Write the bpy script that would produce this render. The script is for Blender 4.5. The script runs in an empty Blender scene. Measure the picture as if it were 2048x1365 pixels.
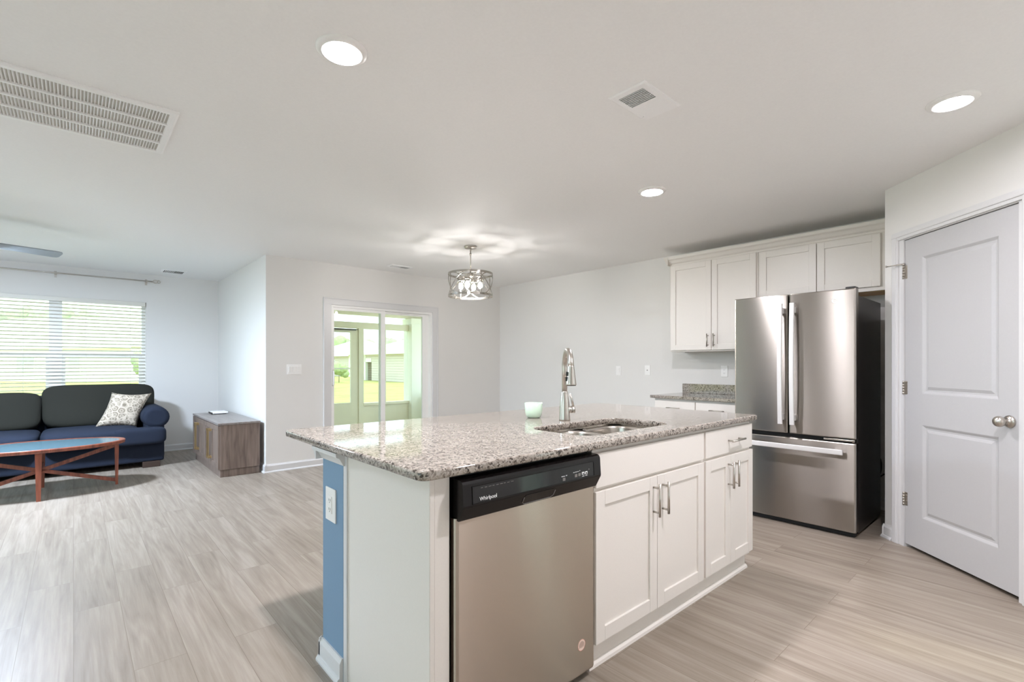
import bpy, bmesh, math, random
from mathutils import Matrix, Vector, noise

random.seed(7)
S = bpy.context.scene
COL = S.collection
PI = math.pi

# ------------------------------------------------------------------ camera, world, exposure
F_PX, CY, HC, YAW = 975.53, 728.48, 1.2175, math.radians(48.042)
cam = bpy.data.cameras.new('camera')
cam.sensor_width = 36.0
cam.lens = F_PX / 2048 * 36.0
cam.shift_y = (CY - 682.5) / 2048
cam.clip_start = 0.05
cam.clip_end = 500
cam_o = bpy.data.objects.new('camera', cam)
cam_o.location = (0, 0, HC)
cam_o.rotation_euler = (PI / 2, 0, YAW - PI / 2)
COL.objects.link(cam_o)
S.camera = cam_o

S.view_settings.view_transform = 'Standard'
S.view_settings.look = 'None'
S.view_settings.gamma = 1.0
S.view_settings.use_curve_mapping = False
S.view_settings.exposure = 1.90
S.cycles.max_bounces = 14
S.cycles.diffuse_bounces = 8
S.cycles.glossy_bounces = 5
S.cycles.transmission_bounces = 8
S.cycles.transparent_max_bounces = 16

SKY = 1.08
LENS = 300.0        # recessed ceiling lights
BULB = 88.0         # chandelier bulbs
w = bpy.data.worlds.new('sky')
S.world = w
w.use_nodes = True
bg = w.node_tree.nodes['Background']
bg.inputs[0].default_value = (0.72, 0.86, 1.0, 1)
bg.inputs[1].default_value = SKY

sun = bpy.data.lights.new('sun', 'SUN')
sun.energy = 1.2
sun.angle = math.radians(4)
sun.color = (1.0, 0.96, 0.88)
sun_o = bpy.data.objects.new('sun', sun)
sun_o.rotation_euler = (math.radians(38), 0, math.radians(18))   # from behind the house, high
COL.objects.link(sun_o)

# ------------------------------------------------------------------ materials
def lin(c):
    return tuple(((v / 255) / 12.92 if v / 255 <= .04045 else ((v / 255 + .055) / 1.055) ** 2.4) for v in c)

def mat(name, rgb, rough=.5, metal=0., bump=0., bscale=200., emit=0., spec=.5, coat=0., aniso=0.):
    m = bpy.data.materials.new(name)
    m.use_nodes = True
    nt = m.node_tree
    b = nt.nodes['Principled BSDF']
    c = lin(rgb)
    b.inputs['Base Color'].default_value = (*c, 1)
    b.inputs['Roughness'].default_value = rough
    b.inputs['Metallic'].default_value = metal
    b.inputs['Specular IOR Level'].default_value = spec
    b.inputs['Coat Weight'].default_value = coat
    if emit:
        b.inputs['Emission Color'].default_value = (*c, 1)
        b.inputs['Emission Strength'].default_value = emit
    tc = nt.nodes.new('ShaderNodeTexCoord')
    if bump or not emit:
        n = nt.nodes.new('ShaderNodeTexNoise')
        n.inputs['Scale'].default_value = bscale
        n.inputs['Detail'].default_value = 3
        nt.links.new(tc.outputs['Object'], n.inputs['Vector'])
        bp = nt.nodes.new('ShaderNodeBump')
        bp.inputs['Strength'].default_value = bump
        bp.inputs['Distance'].default_value = .002
        nt.links.new(n.outputs['Fac'], bp.inputs['Height'])
        if bump:
            nt.links.new(bp.outputs['Normal'], b.inputs['Normal'])
        # a little tonal variation
        mx = nt.nodes.new('ShaderNodeMix'); mx.data_type = 'RGBA'
        mx.inputs['A'].default_value = (*[v * .97 for v in c], 1)
        mx.inputs['B'].default_value = (*[min(1, v * 1.03) for v in c], 1)
        nt.links.new(n.outputs['Fac'], mx.inputs['Factor'])
        nt.links.new(mx.outputs['Result'], b.inputs['Base Color'])
    if aniso:
        b.inputs['Anisotropic'].default_value = aniso
        t = nt.nodes.new('ShaderNodeTangent')
        t.direction_type = 'RADIAL'; t.axis = 'Z'
        b.inputs['Anisotropic Rotation'].default_value = .25
        nt.links.new(t.outputs['Tangent'], b.inputs['Tangent'])
    return m

def nodes(m):
    nt = m.node_tree
    return nt, nt.nodes, nt.links, nt.nodes['Principled BSDF']

def ramp(nt, stops):
    r = nt.nodes.new('ShaderNodeValToRGB')
    e = r.color_ramp.elements
    e[0].position, e[0].color = stops[0][0], (*lin(stops[0][1]), 1)
    e[1].position, e[1].color = stops[-1][0], (*lin(stops[-1][1]), 1)
    for p, c in stops[1:-1]:
        x = e.new(p); x.color = (*lin(c), 1)
    return r

M = {}
M['wall'] = mat('wall_paint', (225, 223, 220), .62, bump=.04, bscale=260)
M['ceiling'] = mat('ceiling_paint', (241, 240, 239), .75, bump=.12, bscale=90)
M['trim'] = mat('white_trim', (214, 213, 213), .35)
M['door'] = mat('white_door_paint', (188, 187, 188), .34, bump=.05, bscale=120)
M['cab'] = mat('white_cabinet_paint', (228, 222, 215), .38)
M['blue'] = mat('blue_wall_paint', (116, 148, 176), .55, bump=.04)
M['plastic'] = mat('white_plastic', (240, 238, 236), .3)
M['black_plastic'] = mat('black_plastic', (15, 12, 12), .25, spec=.3)
M['black_gloss'] = mat('black_gloss', (8, 8, 9), .08)
M['grey_print'] = mat('grey_print', (190, 190, 190), .4)
M['white_print'] = mat('white_print', (245, 245, 245), .4)
M['nickel'] = mat('brushed_nickel', (196, 190, 182), .28, metal=1)
M['gold'] = mat('champagne_gold', (205, 184, 142), .3, metal=1)
M['fridge_handle'] = mat('satin_aluminium', (222, 220, 219), .5, metal=.25)
M['fridge_side'] = mat('dark_fridge_side', (24, 19, 18), .32)
M['sink_steel'] = mat('sink_steel', (196, 190, 182), .26, metal=1)
M['chrome'] = mat('chrome_wire', (185, 180, 172), .16, metal=1)
M['dark_gap'] = mat('dark_gap', (10, 9, 9), .6)
M['navy'] = mat('navy_fabric', (36, 42, 56), .9, bump=.4, bscale=500, spec=.2)
M['navy_back'] = mat('navy_fabric_backlit', (42, 42, 37), .9, bump=.4, bscale=500, spec=.2)  # same navy fabric, backlit shade and flare put into its colour
M['wood_red'] = mat('cherry_wood', (150, 78, 56), .38, bump=.05)
M['foot_wood'] = mat('dark_wood', (58, 42, 34), .5)
M['raw_wood'] = mat('raw_plywood', (200, 160, 108), .6)
M['lens'] = mat('lit_lens', (247, 244, 252), .4, emit=LENS)
M['lens_low'] = mat('lit_lens_dimmed', (247, 244, 252), .4, emit=LENS * .06)
M['lens_soft'] = mat('lit_lens_soft', (247, 244, 252), .4, emit=LENS * .6)
M['lens_added'] = mat('lit_lens_added', (247, 244, 252), .4, emit=LENS * .74)
M['bulb'] = mat('lit_bulb', (252, 248, 246), .3, emit=BULB)
M['fanblade'] = mat('grey_fan_blade', (146, 152, 158), .5)
M['porch'] = mat('porch_beige', (236, 229, 214), .6)
M['porch_white'] = mat('porch_white', (240, 240, 232), .5)
M['vinyl'] = mat('white_vinyl', (243, 242, 240), .35)
M['slat'] = mat('white_slat', (222, 219, 211), .42)
M['vent_metal'] = mat('white_vent_metal', (244, 243, 243), .4)
M['vent_dark'] = mat('vent_dark', (95, 92, 88), .7)
M['filter'] = mat('grey_filter', (196, 193, 186), .8)
M['roof'] = mat('grey_shingle', (206, 199, 193), .9, bump=.5, bscale=8)  # shingle paled, outdoor glare put into the colour
M['house_glass'] = mat('pale_house_glass', (186, 192, 188), .3)  # panes paled as well, washed out by the outdoor glare
M['pale_siding'] = mat('pale_siding', (240, 237, 230), .7)
M['concrete'] = mat('concrete', (190, 186, 176), .8)
M['bark'] = mat('bark', (96, 80, 64), .9)
M['leaf'] = mat('leaf', (158, 170, 136), .8, bump=.8, bscale=3)  # foliage paled, haze and flare put into the colour
M['pale_leaf'] = mat('pale_leaf', (156, 172, 124), .8, bump=.8, bscale=3)
M['sticker'] = mat('sticker_paper', (236, 214, 200), .5)
M['sticker_rim'] = mat('sticker_rim', (196, 92, 62), .5)
M['sticker_ink'] = mat('sticker_ink', (150, 116, 100), .5)
M['cord'] = mat('black_cord', (16, 15, 15), .5)
M['slot'] = mat('outlet_slot', (120, 116, 112), .5)

# candle glass: milky green with slight translucency
M['mint'] = mat('mint_glass', (204, 226, 205), .18, coat=.4)
nodes(M['mint'])[3].inputs['Subsurface Weight'].default_value = .35
nodes(M['mint'])[3].inputs['Subsurface Radius'].default_value = (.02, .03, .02)
M['wax'] = mat('pale_wax', (232, 236, 214), .5)

# stainless steel, brushed
def steel(name, rgb, rough):
    m = mat(name, rgb, rough, metal=1, aniso=1.0)
    return m
M['steel'] = steel('brushed_steel', (164, 158, 151), .27)
M['steel_dw'] = steel('brushed_steel_dishwasher', (190, 178, 165), .26)

# plank floor, planks run along Y
def floor_mat():
    m = mat('vinyl_plank_floor', (200, 186, 168), .36)
    nt, N, L, b = nodes(m)
    tc = N.new('ShaderNodeTexCoord'); sp = N.new('ShaderNodeSeparateXYZ'); cb = N.new('ShaderNodeCombineXYZ')
    L.new(tc.outputs['Object'], sp.inputs[0]); L.new(sp.outputs['Y'], cb.inputs['X']); L.new(sp.outputs['X'], cb.inputs['Y'])
    br = N.new('ShaderNodeTexBrick')
    br.offset = .37; br.offset_frequency = 2; br.squash = 1
    br.inputs['Scale'].default_value = 1
    br.inputs['Brick Width'].default_value = 1.22
    br.inputs['Row Height'].default_value = .178
    br.inputs['Mortar Size'].default_value = .0012
    br.inputs['Mortar Smooth'].default_value = .2
    br.inputs['Bias'].default_value = 0
    br.inputs['Color1'].default_value = (0, 0, 0, 1); br.inputs['Color2'].default_value = (1, 1, 1, 1)
    br.inputs['Mortar'].default_value = (.3, .3, .3, 1)
    L.new(cb.outputs[0], br.inputs['Vector'])
    # per-plank offset for the grain
    mul = N.new('ShaderNodeMath'); mul.operation = 'MULTIPLY'; mul.inputs[1].default_value = 13
    L.new(br.outputs['Color'], mul.inputs[0])
    c2 = N.new('ShaderNodeCombineXYZ')
    sx = N.new('ShaderNodeMath'); sx.operation = 'MULTIPLY'; sx.inputs[1].default_value = 16
    sy = N.new('ShaderNodeMath'); sy.operation = 'MULTIPLY'; sy.inputs[1].default_value = 1.0
    L.new(sp.outputs['X'], sx.inputs[0]); L.new(sp.outputs['Y'], sy.inputs[0])
    L.new(sx.outputs[0], c2.inputs['X']); L.new(sy.outputs[0], c2.inputs['Y']); L.new(mul.outputs[0], c2.inputs['Z'])
    n1 = N.new('ShaderNodeTexNoise'); n1.inputs['Scale'].default_value = 1.1; n1.inputs['Detail'].default_value = 6
    n1.inputs['Roughness'].default_value = .62; n1.inputs['Distortion'].default_value = .5
    L.new(c2.outputs[0], n1.inputs['Vector'])
    # cathedral bands
    wv = N.new('ShaderNodeTexNoise'); wv.inputs['Scale'].default_value = .45; wv.inputs['Detail'].default_value = 2
    L.new(c2.outputs[0], wv.inputs['Vector'])
    ms = N.new('ShaderNodeMath'); ms.operation = 'MULTIPLY'; ms.inputs[1].default_value = 75
    L.new(wv.outputs['Fac'], ms.inputs[0])
    sn = N.new('ShaderNodeMath'); sn.operation = 'SINE'; L.new(ms.outputs[0], sn.inputs[0])
    a = N.new('ShaderNodeMath'); a.operation = 'MULTIPLY_ADD'; a.inputs[1].default_value = .045
    L.new(sn.outputs[0], a.inputs[0]); L.new(n1.outputs['Fac'], a.inputs[2])
    # fine fibres
    c3 = N.new('ShaderNodeVectorMath'); c3.operation = 'MULTIPLY'; c3.inputs[1].default_value = (12, 5, 1)
    L.new(c2.outputs[0], c3.inputs[0])
    n2 = N.new('ShaderNodeTexNoise'); n2.inputs['Scale'].default_value = 1; n2.inputs['Detail'].default_value = 3
    L.new(c3.outputs[0], n2.inputs['Vector'])
    a2 = N.new('ShaderNodeMath'); a2.operation = 'MULTIPLY_ADD'; a2.inputs[1].default_value = .22
    L.new(n2.outputs['Fac'], a2.inputs[0]); L.new(a.outputs[0], a2.inputs[2])
    a3 = N.new('ShaderNodeMath'); a3.operation = 'MULTIPLY_ADD'; a3.inputs[1].default_value = .13
    L.new(br.outputs['Color'], a3.inputs[0]); L.new(a2.outputs[0], a3.inputs[2])
    r = ramp(nt, [(.38, (122, 110, 98)), (.56, (140, 128, 115)), (.68, (148, 136, 123)), (.88, (163, 152, 140))])
    L.new(a3.outputs[0], r.inputs[0])
    mx = N.new('ShaderNodeMix'); mx.data_type = 'RGBA'; mx.inputs['B'].default_value = (*lin((118, 105, 92)), 1)
    L.new(br.outputs['Fac'], mx.inputs['Factor']); L.new(r.outputs[0], mx.inputs['A'])
    L.new(mx.outputs['Result'], b.inputs['Base Color'])
    mr = N.new('ShaderNodeMapRange'); mr.inputs['From Min'].default_value = .4; mr.inputs['From Max'].default_value = .9
    mr.inputs['To Min'].default_value = .46; mr.inputs['To Max'].default_value = .34
    L.new(a3.outputs[0], mr.inputs['Value']); L.new(mr.outputs['Result'], b.inputs['Roughness'])
    bp = N.new('ShaderNodeBump'); bp.inputs['Strength'].default_value = .12; bp.inputs['Distance'].default_value = .002
    L.new(a2.outputs[0], bp.inputs['Height']); L.new(bp.outputs['Normal'], b.inputs['Normal'])
    return m
M['floor'] = floor_mat()

def granite():
    m = mat('speckled_granite', (205, 199, 191), .06)
    nt, N, L, b = nodes(m)
    tc = N.new('ShaderNodeTexCoord')
    v = N.new('ShaderNodeTexVoronoi'); v.inputs['Scale'].default_value = 165; v.inputs['Randomness'].default_value = 1
    d = N.new('ShaderNodeTexNoise'); d.inputs['Scale'].default_value = 60; d.inputs['Detail'].default_value = 2
    L.new(tc.outputs['Object'], d.inputs['Vector'])
    va = N.new('ShaderNodeVectorMath'); va.operation = 'MULTIPLY_ADD'; va.inputs[1].default_value = (.02, .02, .02)
    L.new(d.outputs['Color'], va.inputs[0]); L.new(tc.outputs['Object'], va.inputs[2])
    L.new(va.outputs[0], v.inputs['Vector'])
    sc = N.new('ShaderNodeSeparateColor'); L.new(v.outputs['Color'], sc.inputs[0])
    cl = N.new('ShaderNodeTexNoise'); cl.inputs['Scale'].default_value = 42; cl.inputs['Detail'].default_value = 3
    L.new(tc.outputs['Object'], cl.inputs['Vector'])
    ad = N.new('ShaderNodeMath'); ad.operation = 'MULTIPLY_ADD'; ad.inputs[1].default_value = .9
    L.new(cl.outputs['Fac'], ad.inputs[0]); L.new(sc.outputs[0], ad.inputs[2])
    r = ramp(nt, [(.42, (40, 33, 29)), (.56, (84, 75, 67)), (.68, (126, 116, 107)), (.92, (150, 141, 131)), (1.25, (170, 162, 152))])
    r.color_ramp.interpolation = 'LINEAR'
    mr = N.new('ShaderNodeMath'); mr.operation = 'MULTIPLY'; mr.inputs[1].default_value = .8
    L.new(ad.outputs[0], mr.inputs[0]); L.new(mr.outputs[0], r.inputs[0])
    for e, p in zip(r.color_ramp.elements, (.30, .44, .55, .76, 1.0)):
        e.position = p
    L.new(r.outputs[0], b.inputs['Base Color'])
    return m
M['granite'] = granite()

def woodgrain(name, dark, light, rough=.45, axis='Z'):
    m = mat(name, light, rough)
    nt, N, L, b = nodes(m)
    tc = N.new('ShaderNodeTexCoord'); mp = N.new('ShaderNodeMapping')
    mp.inputs['Scale'].default_value = (40, 40, 3) if axis == 'Z' else ((40, 3, 40) if axis == 'Y' else (3, 40, 40))
    L.new(tc.outputs['Object'], mp.inputs['Vector'])
    n = N.new('ShaderNodeTexNoise'); n.inputs['Scale'].default_value = 1; n.inputs['Detail'].default_value = 5; n.inputs['Distortion'].default_value = .6
    L.new(mp.outputs['Vector'], n.inputs['Vector'])
    r = ramp(nt, [(.3, dark), (.7, light)])
    L.new(n.outputs['Fac'], r.inputs[0]); L.new(r.outputs[0], b.inputs['Base Color'])
    return m
M['grey_wood'] = woodgrain('grey_brown_oak', (100, 86, 78), (134, 118, 108))
M['grey_wood_top'] = woodgrain('grey_oak_top', (122, 114, 110), (150, 142, 138), .3, axis='Y')
M['cherry'] = woodgrain('cherry_frame', (104, 52, 38), (150, 84, 62), .35)

def pillow_mat():
    m = mat('pillow_pattern', (222, 208, 192), .9)
    nt, N, L, b = nodes(m)
    tc = N.new('ShaderNodeTexCoord')
    v = N.new('ShaderNodeTexVoronoi'); v.feature = 'DISTANCE_TO_EDGE'; v.inputs['Scale'].default_value = 17
    L.new(tc.outputs['Object'], v.inputs['Vector'])
    v2 = N.new('ShaderNodeTexVoronoi'); v2.feature = 'F1'; v2.inputs['Scale'].default_value = 17
    L.new(tc.outputs['Object'], v2.inputs['Vector'])
    ms = N.new('ShaderNodeMath'); ms.operation = 'MULTIPLY'; ms.inputs[1].default_value = 17
    L.new(v2.outputs['Distance'], ms.inputs[0])
    sn = N.new('ShaderNodeMath'); sn.operation = 'SINE'; L.new(ms.outputs[0], sn.inputs[0])
    r = ramp(nt, [(.05, (200, 187, 170)), (.10, (128, 117, 102))]); L.new(v.outputs['Distance'], r.inputs[0])
    r2 = ramp(nt, [(.3, (200, 187, 170)), (.5, (122, 111, 97))]); L.new(sn.outputs[0], r2.inputs[0])
    mx = N.new('ShaderNodeMix'); mx.data_type = 'RGBA'; mx.blend_type = 'LIGHTEN'; mx.inputs['Factor'].default_value = .55
    L.new(r.outputs[0], mx.inputs['A']); L.new(r2.outputs[0], mx.inputs['B'])
    L.new(mx.outputs['Result'], b.inputs['Base Color'])
    return m
M['pillow'] = pillow_mat()

def glass_mat(name, tint, refl=1.0, trans=1.0):
    m = bpy.data.materials.new(name); m.use_nodes = True
    nt = m.node_tree; N, L = nt.nodes, nt.links
    for n in list(N):
        if n.type == 'BSDF_PRINCIPLED': N.remove(n)
    out = [n for n in N if n.type == 'OUTPUT_MATERIAL'][0]
    t = N.new('ShaderNodeBsdfTransparent'); t.inputs[0].default_value = (*[c * trans for c in lin(tint)], 1)
    g = N.new('ShaderNodeBsdfGlossy'); g.inputs['Roughness'].default_value = .02
    fr = N.new('ShaderNodeFresnel'); fr.inputs['IOR'].default_value = 1.45
    mu = N.new('ShaderNodeMath'); mu.operation = 'MULTIPLY'; mu.inputs[1].default_value = refl
    L.new(fr.outputs[0], mu.inputs[0])
    mx = N.new('ShaderNodeMixShader')
    L.new(mu.outputs[0], mx.inputs[0]); L.new(t.outputs[0], mx.inputs[1]); L.new(g.outputs[0], mx.inputs[2])
    L.new(mx.outputs[0], out.inputs['Surface'])
    return m
M['glass'] = glass_mat('window_glass', (246, 252, 246), .6)
M['table_glass'] = mat('blue_grey_table_glass', (112, 140, 150), .12)
def tint_glass(m, f):
    nt, N, L, b = nodes(m)
    out = [n for n in N if n.type == 'OUTPUT_MATERIAL'][0]
    t = N.new('ShaderNodeBsdfTransparent'); t.inputs[0].default_value = (*lin((170, 200, 206)), 1)
    mx = N.new('ShaderNodeMixShader'); mx.inputs[0].default_value = f
    L.new(t.outputs[0], mx.inputs[1]); L.new(b.outputs[0], mx.inputs[2]); L.new(mx.outputs[0], out.inputs['Surface'])
tint_glass(M['table_glass'], .6)
M['clear_glass'] = glass_mat('clear_lamp_glass', (252, 250, 246), .8)

def screen_mat():
    m = bpy.data.materials.new('insect_screen'); m.use_nodes = True
    nt = m.node_tree; N, L = nt.nodes, nt.links
    b = N['Principled BSDF']; b.inputs['Base Color'].default_value = (*lin((150, 150, 140)), 1); b.inputs['Roughness'].default_value = .8
    out = [n for n in N if n.type == 'OUTPUT_MATERIAL'][0]
    t = N.new('ShaderNodeBsdfTransparent')
    mx = N.new('ShaderNodeMixShader'); mx.inputs[0].default_value = .14
    L.new(t.outputs[0], mx.inputs[1]); L.new(b.outputs[0], mx.inputs[2]); L.new(mx.outputs[0], out.inputs['Surface'])
    return m
M['screen'] = screen_mat()

def siding_mat():
    m = mat('lap_siding', (214, 204, 192), .7)
    nt, N, L, b = nodes(m)
    tc = N.new('ShaderNodeTexCoord'); sp = N.new('ShaderNodeSeparateXYZ'); L.new(tc.outputs['Object'], sp.inputs[0])
    ms = N.new('ShaderNodeMath'); ms.operation = 'MULTIPLY'; ms.inputs[1].default_value = 4.6; L.new(sp.outputs['Z'], ms.inputs[0])
    fr = N.new('ShaderNodeMath'); fr.operation = 'FRACT'; L.new(ms.outputs[0], fr.inputs[0])
    r = ramp(nt, [(.0, (150, 140, 130)), (.22, (216, 206, 196)), (1, (218, 208, 198))]); L.new(fr.outputs[0], r.inputs[0])
    L.new(r.outputs[0], b.inputs['Base Color'])
    return m
M['siding'] = siding_mat()

def lawn_mat():
    m = mat('lawn_grass', (170, 182, 104), .9)
    nt, N, L, b = nodes(m)
    tc = N.new('ShaderNodeTexCoord'); n = N.new('ShaderNodeTexNoise'); n.inputs['Scale'].default_value = .7; n.inputs['Detail'].default_value = 8
    L.new(tc.outputs['Object'], n.inputs['Vector'])
    r = ramp(nt, [(.35, (150, 152, 84)), (.65, (176, 176, 100))]); L.new(n.outputs['Fac'], r.inputs[0]); L.new(r.outputs[0], b.inputs['Base Color'])
    return m
M['lawn'] = lawn_mat()

# ------------------------------------------------------------------ mesh helpers
WM = {}

def link(o, parent=None, world=None):
    COL.objects.link(o)
    if parent is not None:
        o.parent = parent
    WM[o.name] = world if world is not None else (WM[parent.name] if parent is not None else Matrix())
    return o

def tag(o, label=None, cat=None, group=None, kind=None):
    if label: o['label'] = label
    if cat: o['category'] = cat
    if group: o['group'] = group
    if kind: o['kind'] = kind
    return o

def empty(name, loc, label=None, cat=None, group=None, kind=None, rz=0.):
    o = bpy.data.objects.new(name, None)
    o.empty_display_size = .1
    o.location = loc; o.rotation_euler = (0, 0, rz)
    link(o, None, Matrix.Translation(loc) @ Matrix.Rotation(rz, 4, 'Z'))
    return tag(o, label, cat, group, kind)

def frame_from(d):
    d = Vector(d).normalized()
    a = Vector((0, 0, 1)) if abs(d.z) < .95 else Vector((1, 0, 0))
    x = a.cross(d).normalized(); y = d.cross(x)
    return x, y, d

class MB:
    def __init__(s, T=None):
        s.b = bmesh.new(); s.T = T or Matrix()
    def v(s, p):
        return s.b.verts.new(s.T @ Vector(p))
    def f(s, vs, smooth=False):
        try:
            f = s.b.faces.new(vs); f.smooth = smooth; return f
        except ValueError:
            return None
    def box(s, x0, x1, y0, y1, z0, z1, bev=0., seg=2):
        x0, x1 = min(x0, x1), max(x0, x1); y0, y1 = min(y0, y1), max(y0, y1); z0, z1 = min(z0, z1), max(z0, z1)
        if bev:
            b2 = bmesh.new()
            vs = [b2.verts.new((x, y, z)) for x in (x0, x1) for y in (y0, y1) for z in (z0, z1)]
            for q in ((0, 1, 3, 2), (4, 6, 7, 5), (0, 4, 5, 1), (2, 3, 7, 6), (0, 2, 6, 4), (1, 5, 7, 3)):
                b2.faces.new([vs[i] for i in q])
            bmesh.ops.bevel(b2, geom=list(b2.edges), offset=min(bev, .49 * min(x1 - x0, y1 - y0, z1 - z0)), segments=seg, profile=.6, affect='EDGES')
            mp = {v: s.v(v.co) for v in b2.verts}
            for f in b2.faces: s.f([mp[v] for v in f.verts])
            b2.free(); return s
        vs = [s.v((x, y, z)) for x in (x0, x1) for y in (y0, y1) for z in (z0, z1)]
        for q in ((0, 1, 3, 2), (4, 6, 7, 5), (0, 4, 5, 1), (2, 3, 7, 6), (0, 2, 6, 4), (1, 5, 7, 3)):
            s.f([vs[i] for i in q])
        return s
    def loops(s, L, closed=True, caps=(True, True), smooth=True):
        rows = [[s.v(p) for p in l] for l in L]
        n = len(rows[0])
        for a, b in zip(rows, rows[1:]):
            for i in range(n if closed else n - 1):
                j = (i + 1) % n
                s.f([a[i], a[j], b[j], b[i]], smooth)
        if closed and caps[0]: s.f(rows[0][::-1])
        if closed and caps[1]: s.f(rows[-1])
        return rows
    def cyl(s, p0, p1, r0, r1=None, seg=20, caps=(True, True), smooth=True):
        r1 = r0 if r1 is None else r1
        x, y, d = frame_from(Vector(p1) - Vector(p0))
        L = []
        for p, r in ((Vector(p0), r0), (Vector(p1), r1)):
            L.append([p + (x * math.cos(2 * PI * i / seg) + y * math.sin(2 * PI * i / seg)) * r for i in range(seg)])
        s.loops(L, True, caps, smooth); return s
    def lathe(s, prof, c=(0, 0, 0), axis=(0, 0, 1), seg=28, caps=(True, True)):
        x, y, d = frame_from(axis); c = Vector(c); L = []
        for r, h in prof:
            L.append([c + d * h + (x * math.cos(2 * PI * i / seg) + y * math.sin(2 * PI * i / seg)) * max(r, 1e-4) for i in range(seg)])
        s.loops(L, True, caps); return s
    def tube(s, path, r, seg=12, closed=False):
        P = [Vector(p) for p in path]; L = []; n = len(P)
        R = r if isinstance(r, (list, tuple)) else [r] * n
        px = None
        for i, p in enumerate(P):
            a = P[(i - 1) % n] if (closed or i) else P[0]; b = P[(i + 1) % n] if (closed or i < n - 1) else P[-1]
            d = (b - a).normalized()
            if px is None: x, y, _ = frame_from(d)
            else:
                x = (px - d * px.dot(d)).normalized(); y = d.cross(x)
            px = x
            L.append([p + (x * math.cos(2 * PI * k / seg) + y * math.sin(2 * PI * k / seg)) * R[i] for k in range(seg)])
        if closed: L.append(L[0])
        s.loops(L, True, (not closed, not closed)); return s
    def bar(s, p0, p1, wx, wy, up=(0, 0, 1), wx1=None, wy1=None):
        """Square bar between two points, section wx across and wy along up."""
        p0, p1 = Vector(p0), Vector(p1); d = (p1 - p0).normalized(); u = Vector(up)
        x = d.cross(u).normalized(); u = x.cross(d).normalized()
        wx1 = wx if wx1 is None else wx1; wy1 = wy if wy1 is None else wy1
        L = [[p + x * a * q * .5 + u * b * t * .5 for a, b in ((-1, -1), (1, -1), (1, 1), (-1, 1))] for p, q, t in ((p0, wx, wy), (p1, wx1, wy1))]
        s.loops(L, True, (True, True), False); return s
    def prism(s, poly, axis, a, b):
        """poly of (p, q) pairs; axis 'x': (y,z), 'y': (x,z), 'z': (x,y)."""
        def pt(p, h):
            return {'x': (h, p[0], p[1]), 'y': (p[0], h, p[1]), 'z': (p[0], p[1], h)}[axis]
        s.loops([[pt(p, a) for p in poly], [pt(p, b) for p in poly]], True, (True, True), False); return s
    def soft(s, c, half, n=5, div=12, fn=None, R=None):
        """Rounded cushion: cube grid squashed to a superellipsoid."""
        c = Vector(c); cache = {}
        def P(x, y, z):
            k = (round(x, 5), round(y, 5), round(z, 5))
            if k in cache: return cache[k]
            q = (abs(x) ** n + abs(y) ** n + abs(z) ** n) ** (1 / n)
            p = Vector((x / q, y / q, z / q))
            if fn: p = fn(p)
            p = Vector((p.x * half[0], p.y * half[1], p.z * half[2]))
            if R: p = R @ p
            cache[k] = s.v(c + p); return cache[k]
        g = [-1 + 2 * i / div for i in range(div + 1)]
        for ax in range(3):
            for sg in (-1, 1):
                for i in range(div):
                    for j in range(div):
                        q = [(g[i], g[j]), (g[i + 1], g[j]), (g[i + 1], g[j + 1]), (g[i], g[j + 1])]
                        if sg < 0: q = q[::-1]
                        vs = []
                        for a, b in q:
                            t = [0, 0, 0]; t[ax] = sg; t[(ax + 1) % 3] = a; t[(ax + 2) % 3] = b
                            vs.append(P(*t))
                        s.f(vs, True)
        return s
    def build(s, name, m, parent=None, keep=False):
        bmesh.ops.recalc_face_normals(s.b, faces=list(s.b.faces)) if not keep else None
        if parent is not None:
            s.b.transform(WM[parent.name].inverted())
        me = bpy.data.meshes.new(name); s.b.to_mesh(me); s.b.free()
        me.materials.append(m if not isinstance(m, str) else M[m])
        return link(bpy.data.objects.new(name, me), parent)

def struct(name, mb, m, kind='structure', parent=None):
    o = mb.build(name, m, parent); o['kind'] = kind; return o

def text(name, body, size, T, m, parent, ext=.0004):
    cu = bpy.data.curves.new(name, 'FONT'); cu.body = body; cu.size = size; cu.align_x = 'CENTER'; cu.align_y = 'CENTER'; cu.extrude = ext
    o = bpy.data.objects.new('tmp', cu); COL.objects.link(o)
    dg = bpy.context.evaluated_depsgraph_get(); dg.update()
    me = bpy.data.meshes.new_from_object(o.evaluated_get(dg)); bpy.data.objects.remove(o)
    me.transform(WM[parent.name].inverted() @ T); me.name = name
    me.materials.clear(); me.materials.append(M[m])
    return link(bpy.data.objects.new(name, me), parent)

def copy_tree(o, loc=None):
    c = o.copy(); COL.objects.link(c); WM[c.name] = Matrix.Translation(loc) if loc else WM[o.name]
    if loc: c.location = loc
    def rec(src, dst):
        for ch in src.children:
            k = ch.copy(); COL.objects.link(k); k.parent = dst; WM[k.name] = WM[dst.name]; rec(ch, k)
    rec(o, c); return c

def rrect(x0, x1, y0, y1, r, z, seg=6):
    P = []
    for cx, cy, a0 in ((x1 - r, y1 - r, 0), (x0 + r, y1 - r, PI / 2), (x0 + r, y0 + r, PI), (x1 - r, y0 + r, 1.5 * PI)):
        for i in range(seg + 1):
            a = a0 + PI / 2 * i / seg
            P.append((cx + r * math.cos(a), cy + r * math.sin(a), z))
    return P

# ------------------------------------------------------------------ room shell
H = 2.44
XL, XJ, XR = -2.6, 1.596, 5.03
YB, YW, YN = 5.884, 8.273, -.9
TH = .12
PC = Vector((4.250, .798)); PU = Vector((-.6969, -.7172)).normalized(); PLEN = 1.25
PE = PC + PU * PLEN
PROT = math.atan2(PU.y, PU.x)
PT = Matrix.Translation((PC.x, PC.y, 0)) @ Matrix.Rotation(PROT, 4, 'Z')   # local x along the pantry wall, local -y into the room

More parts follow.
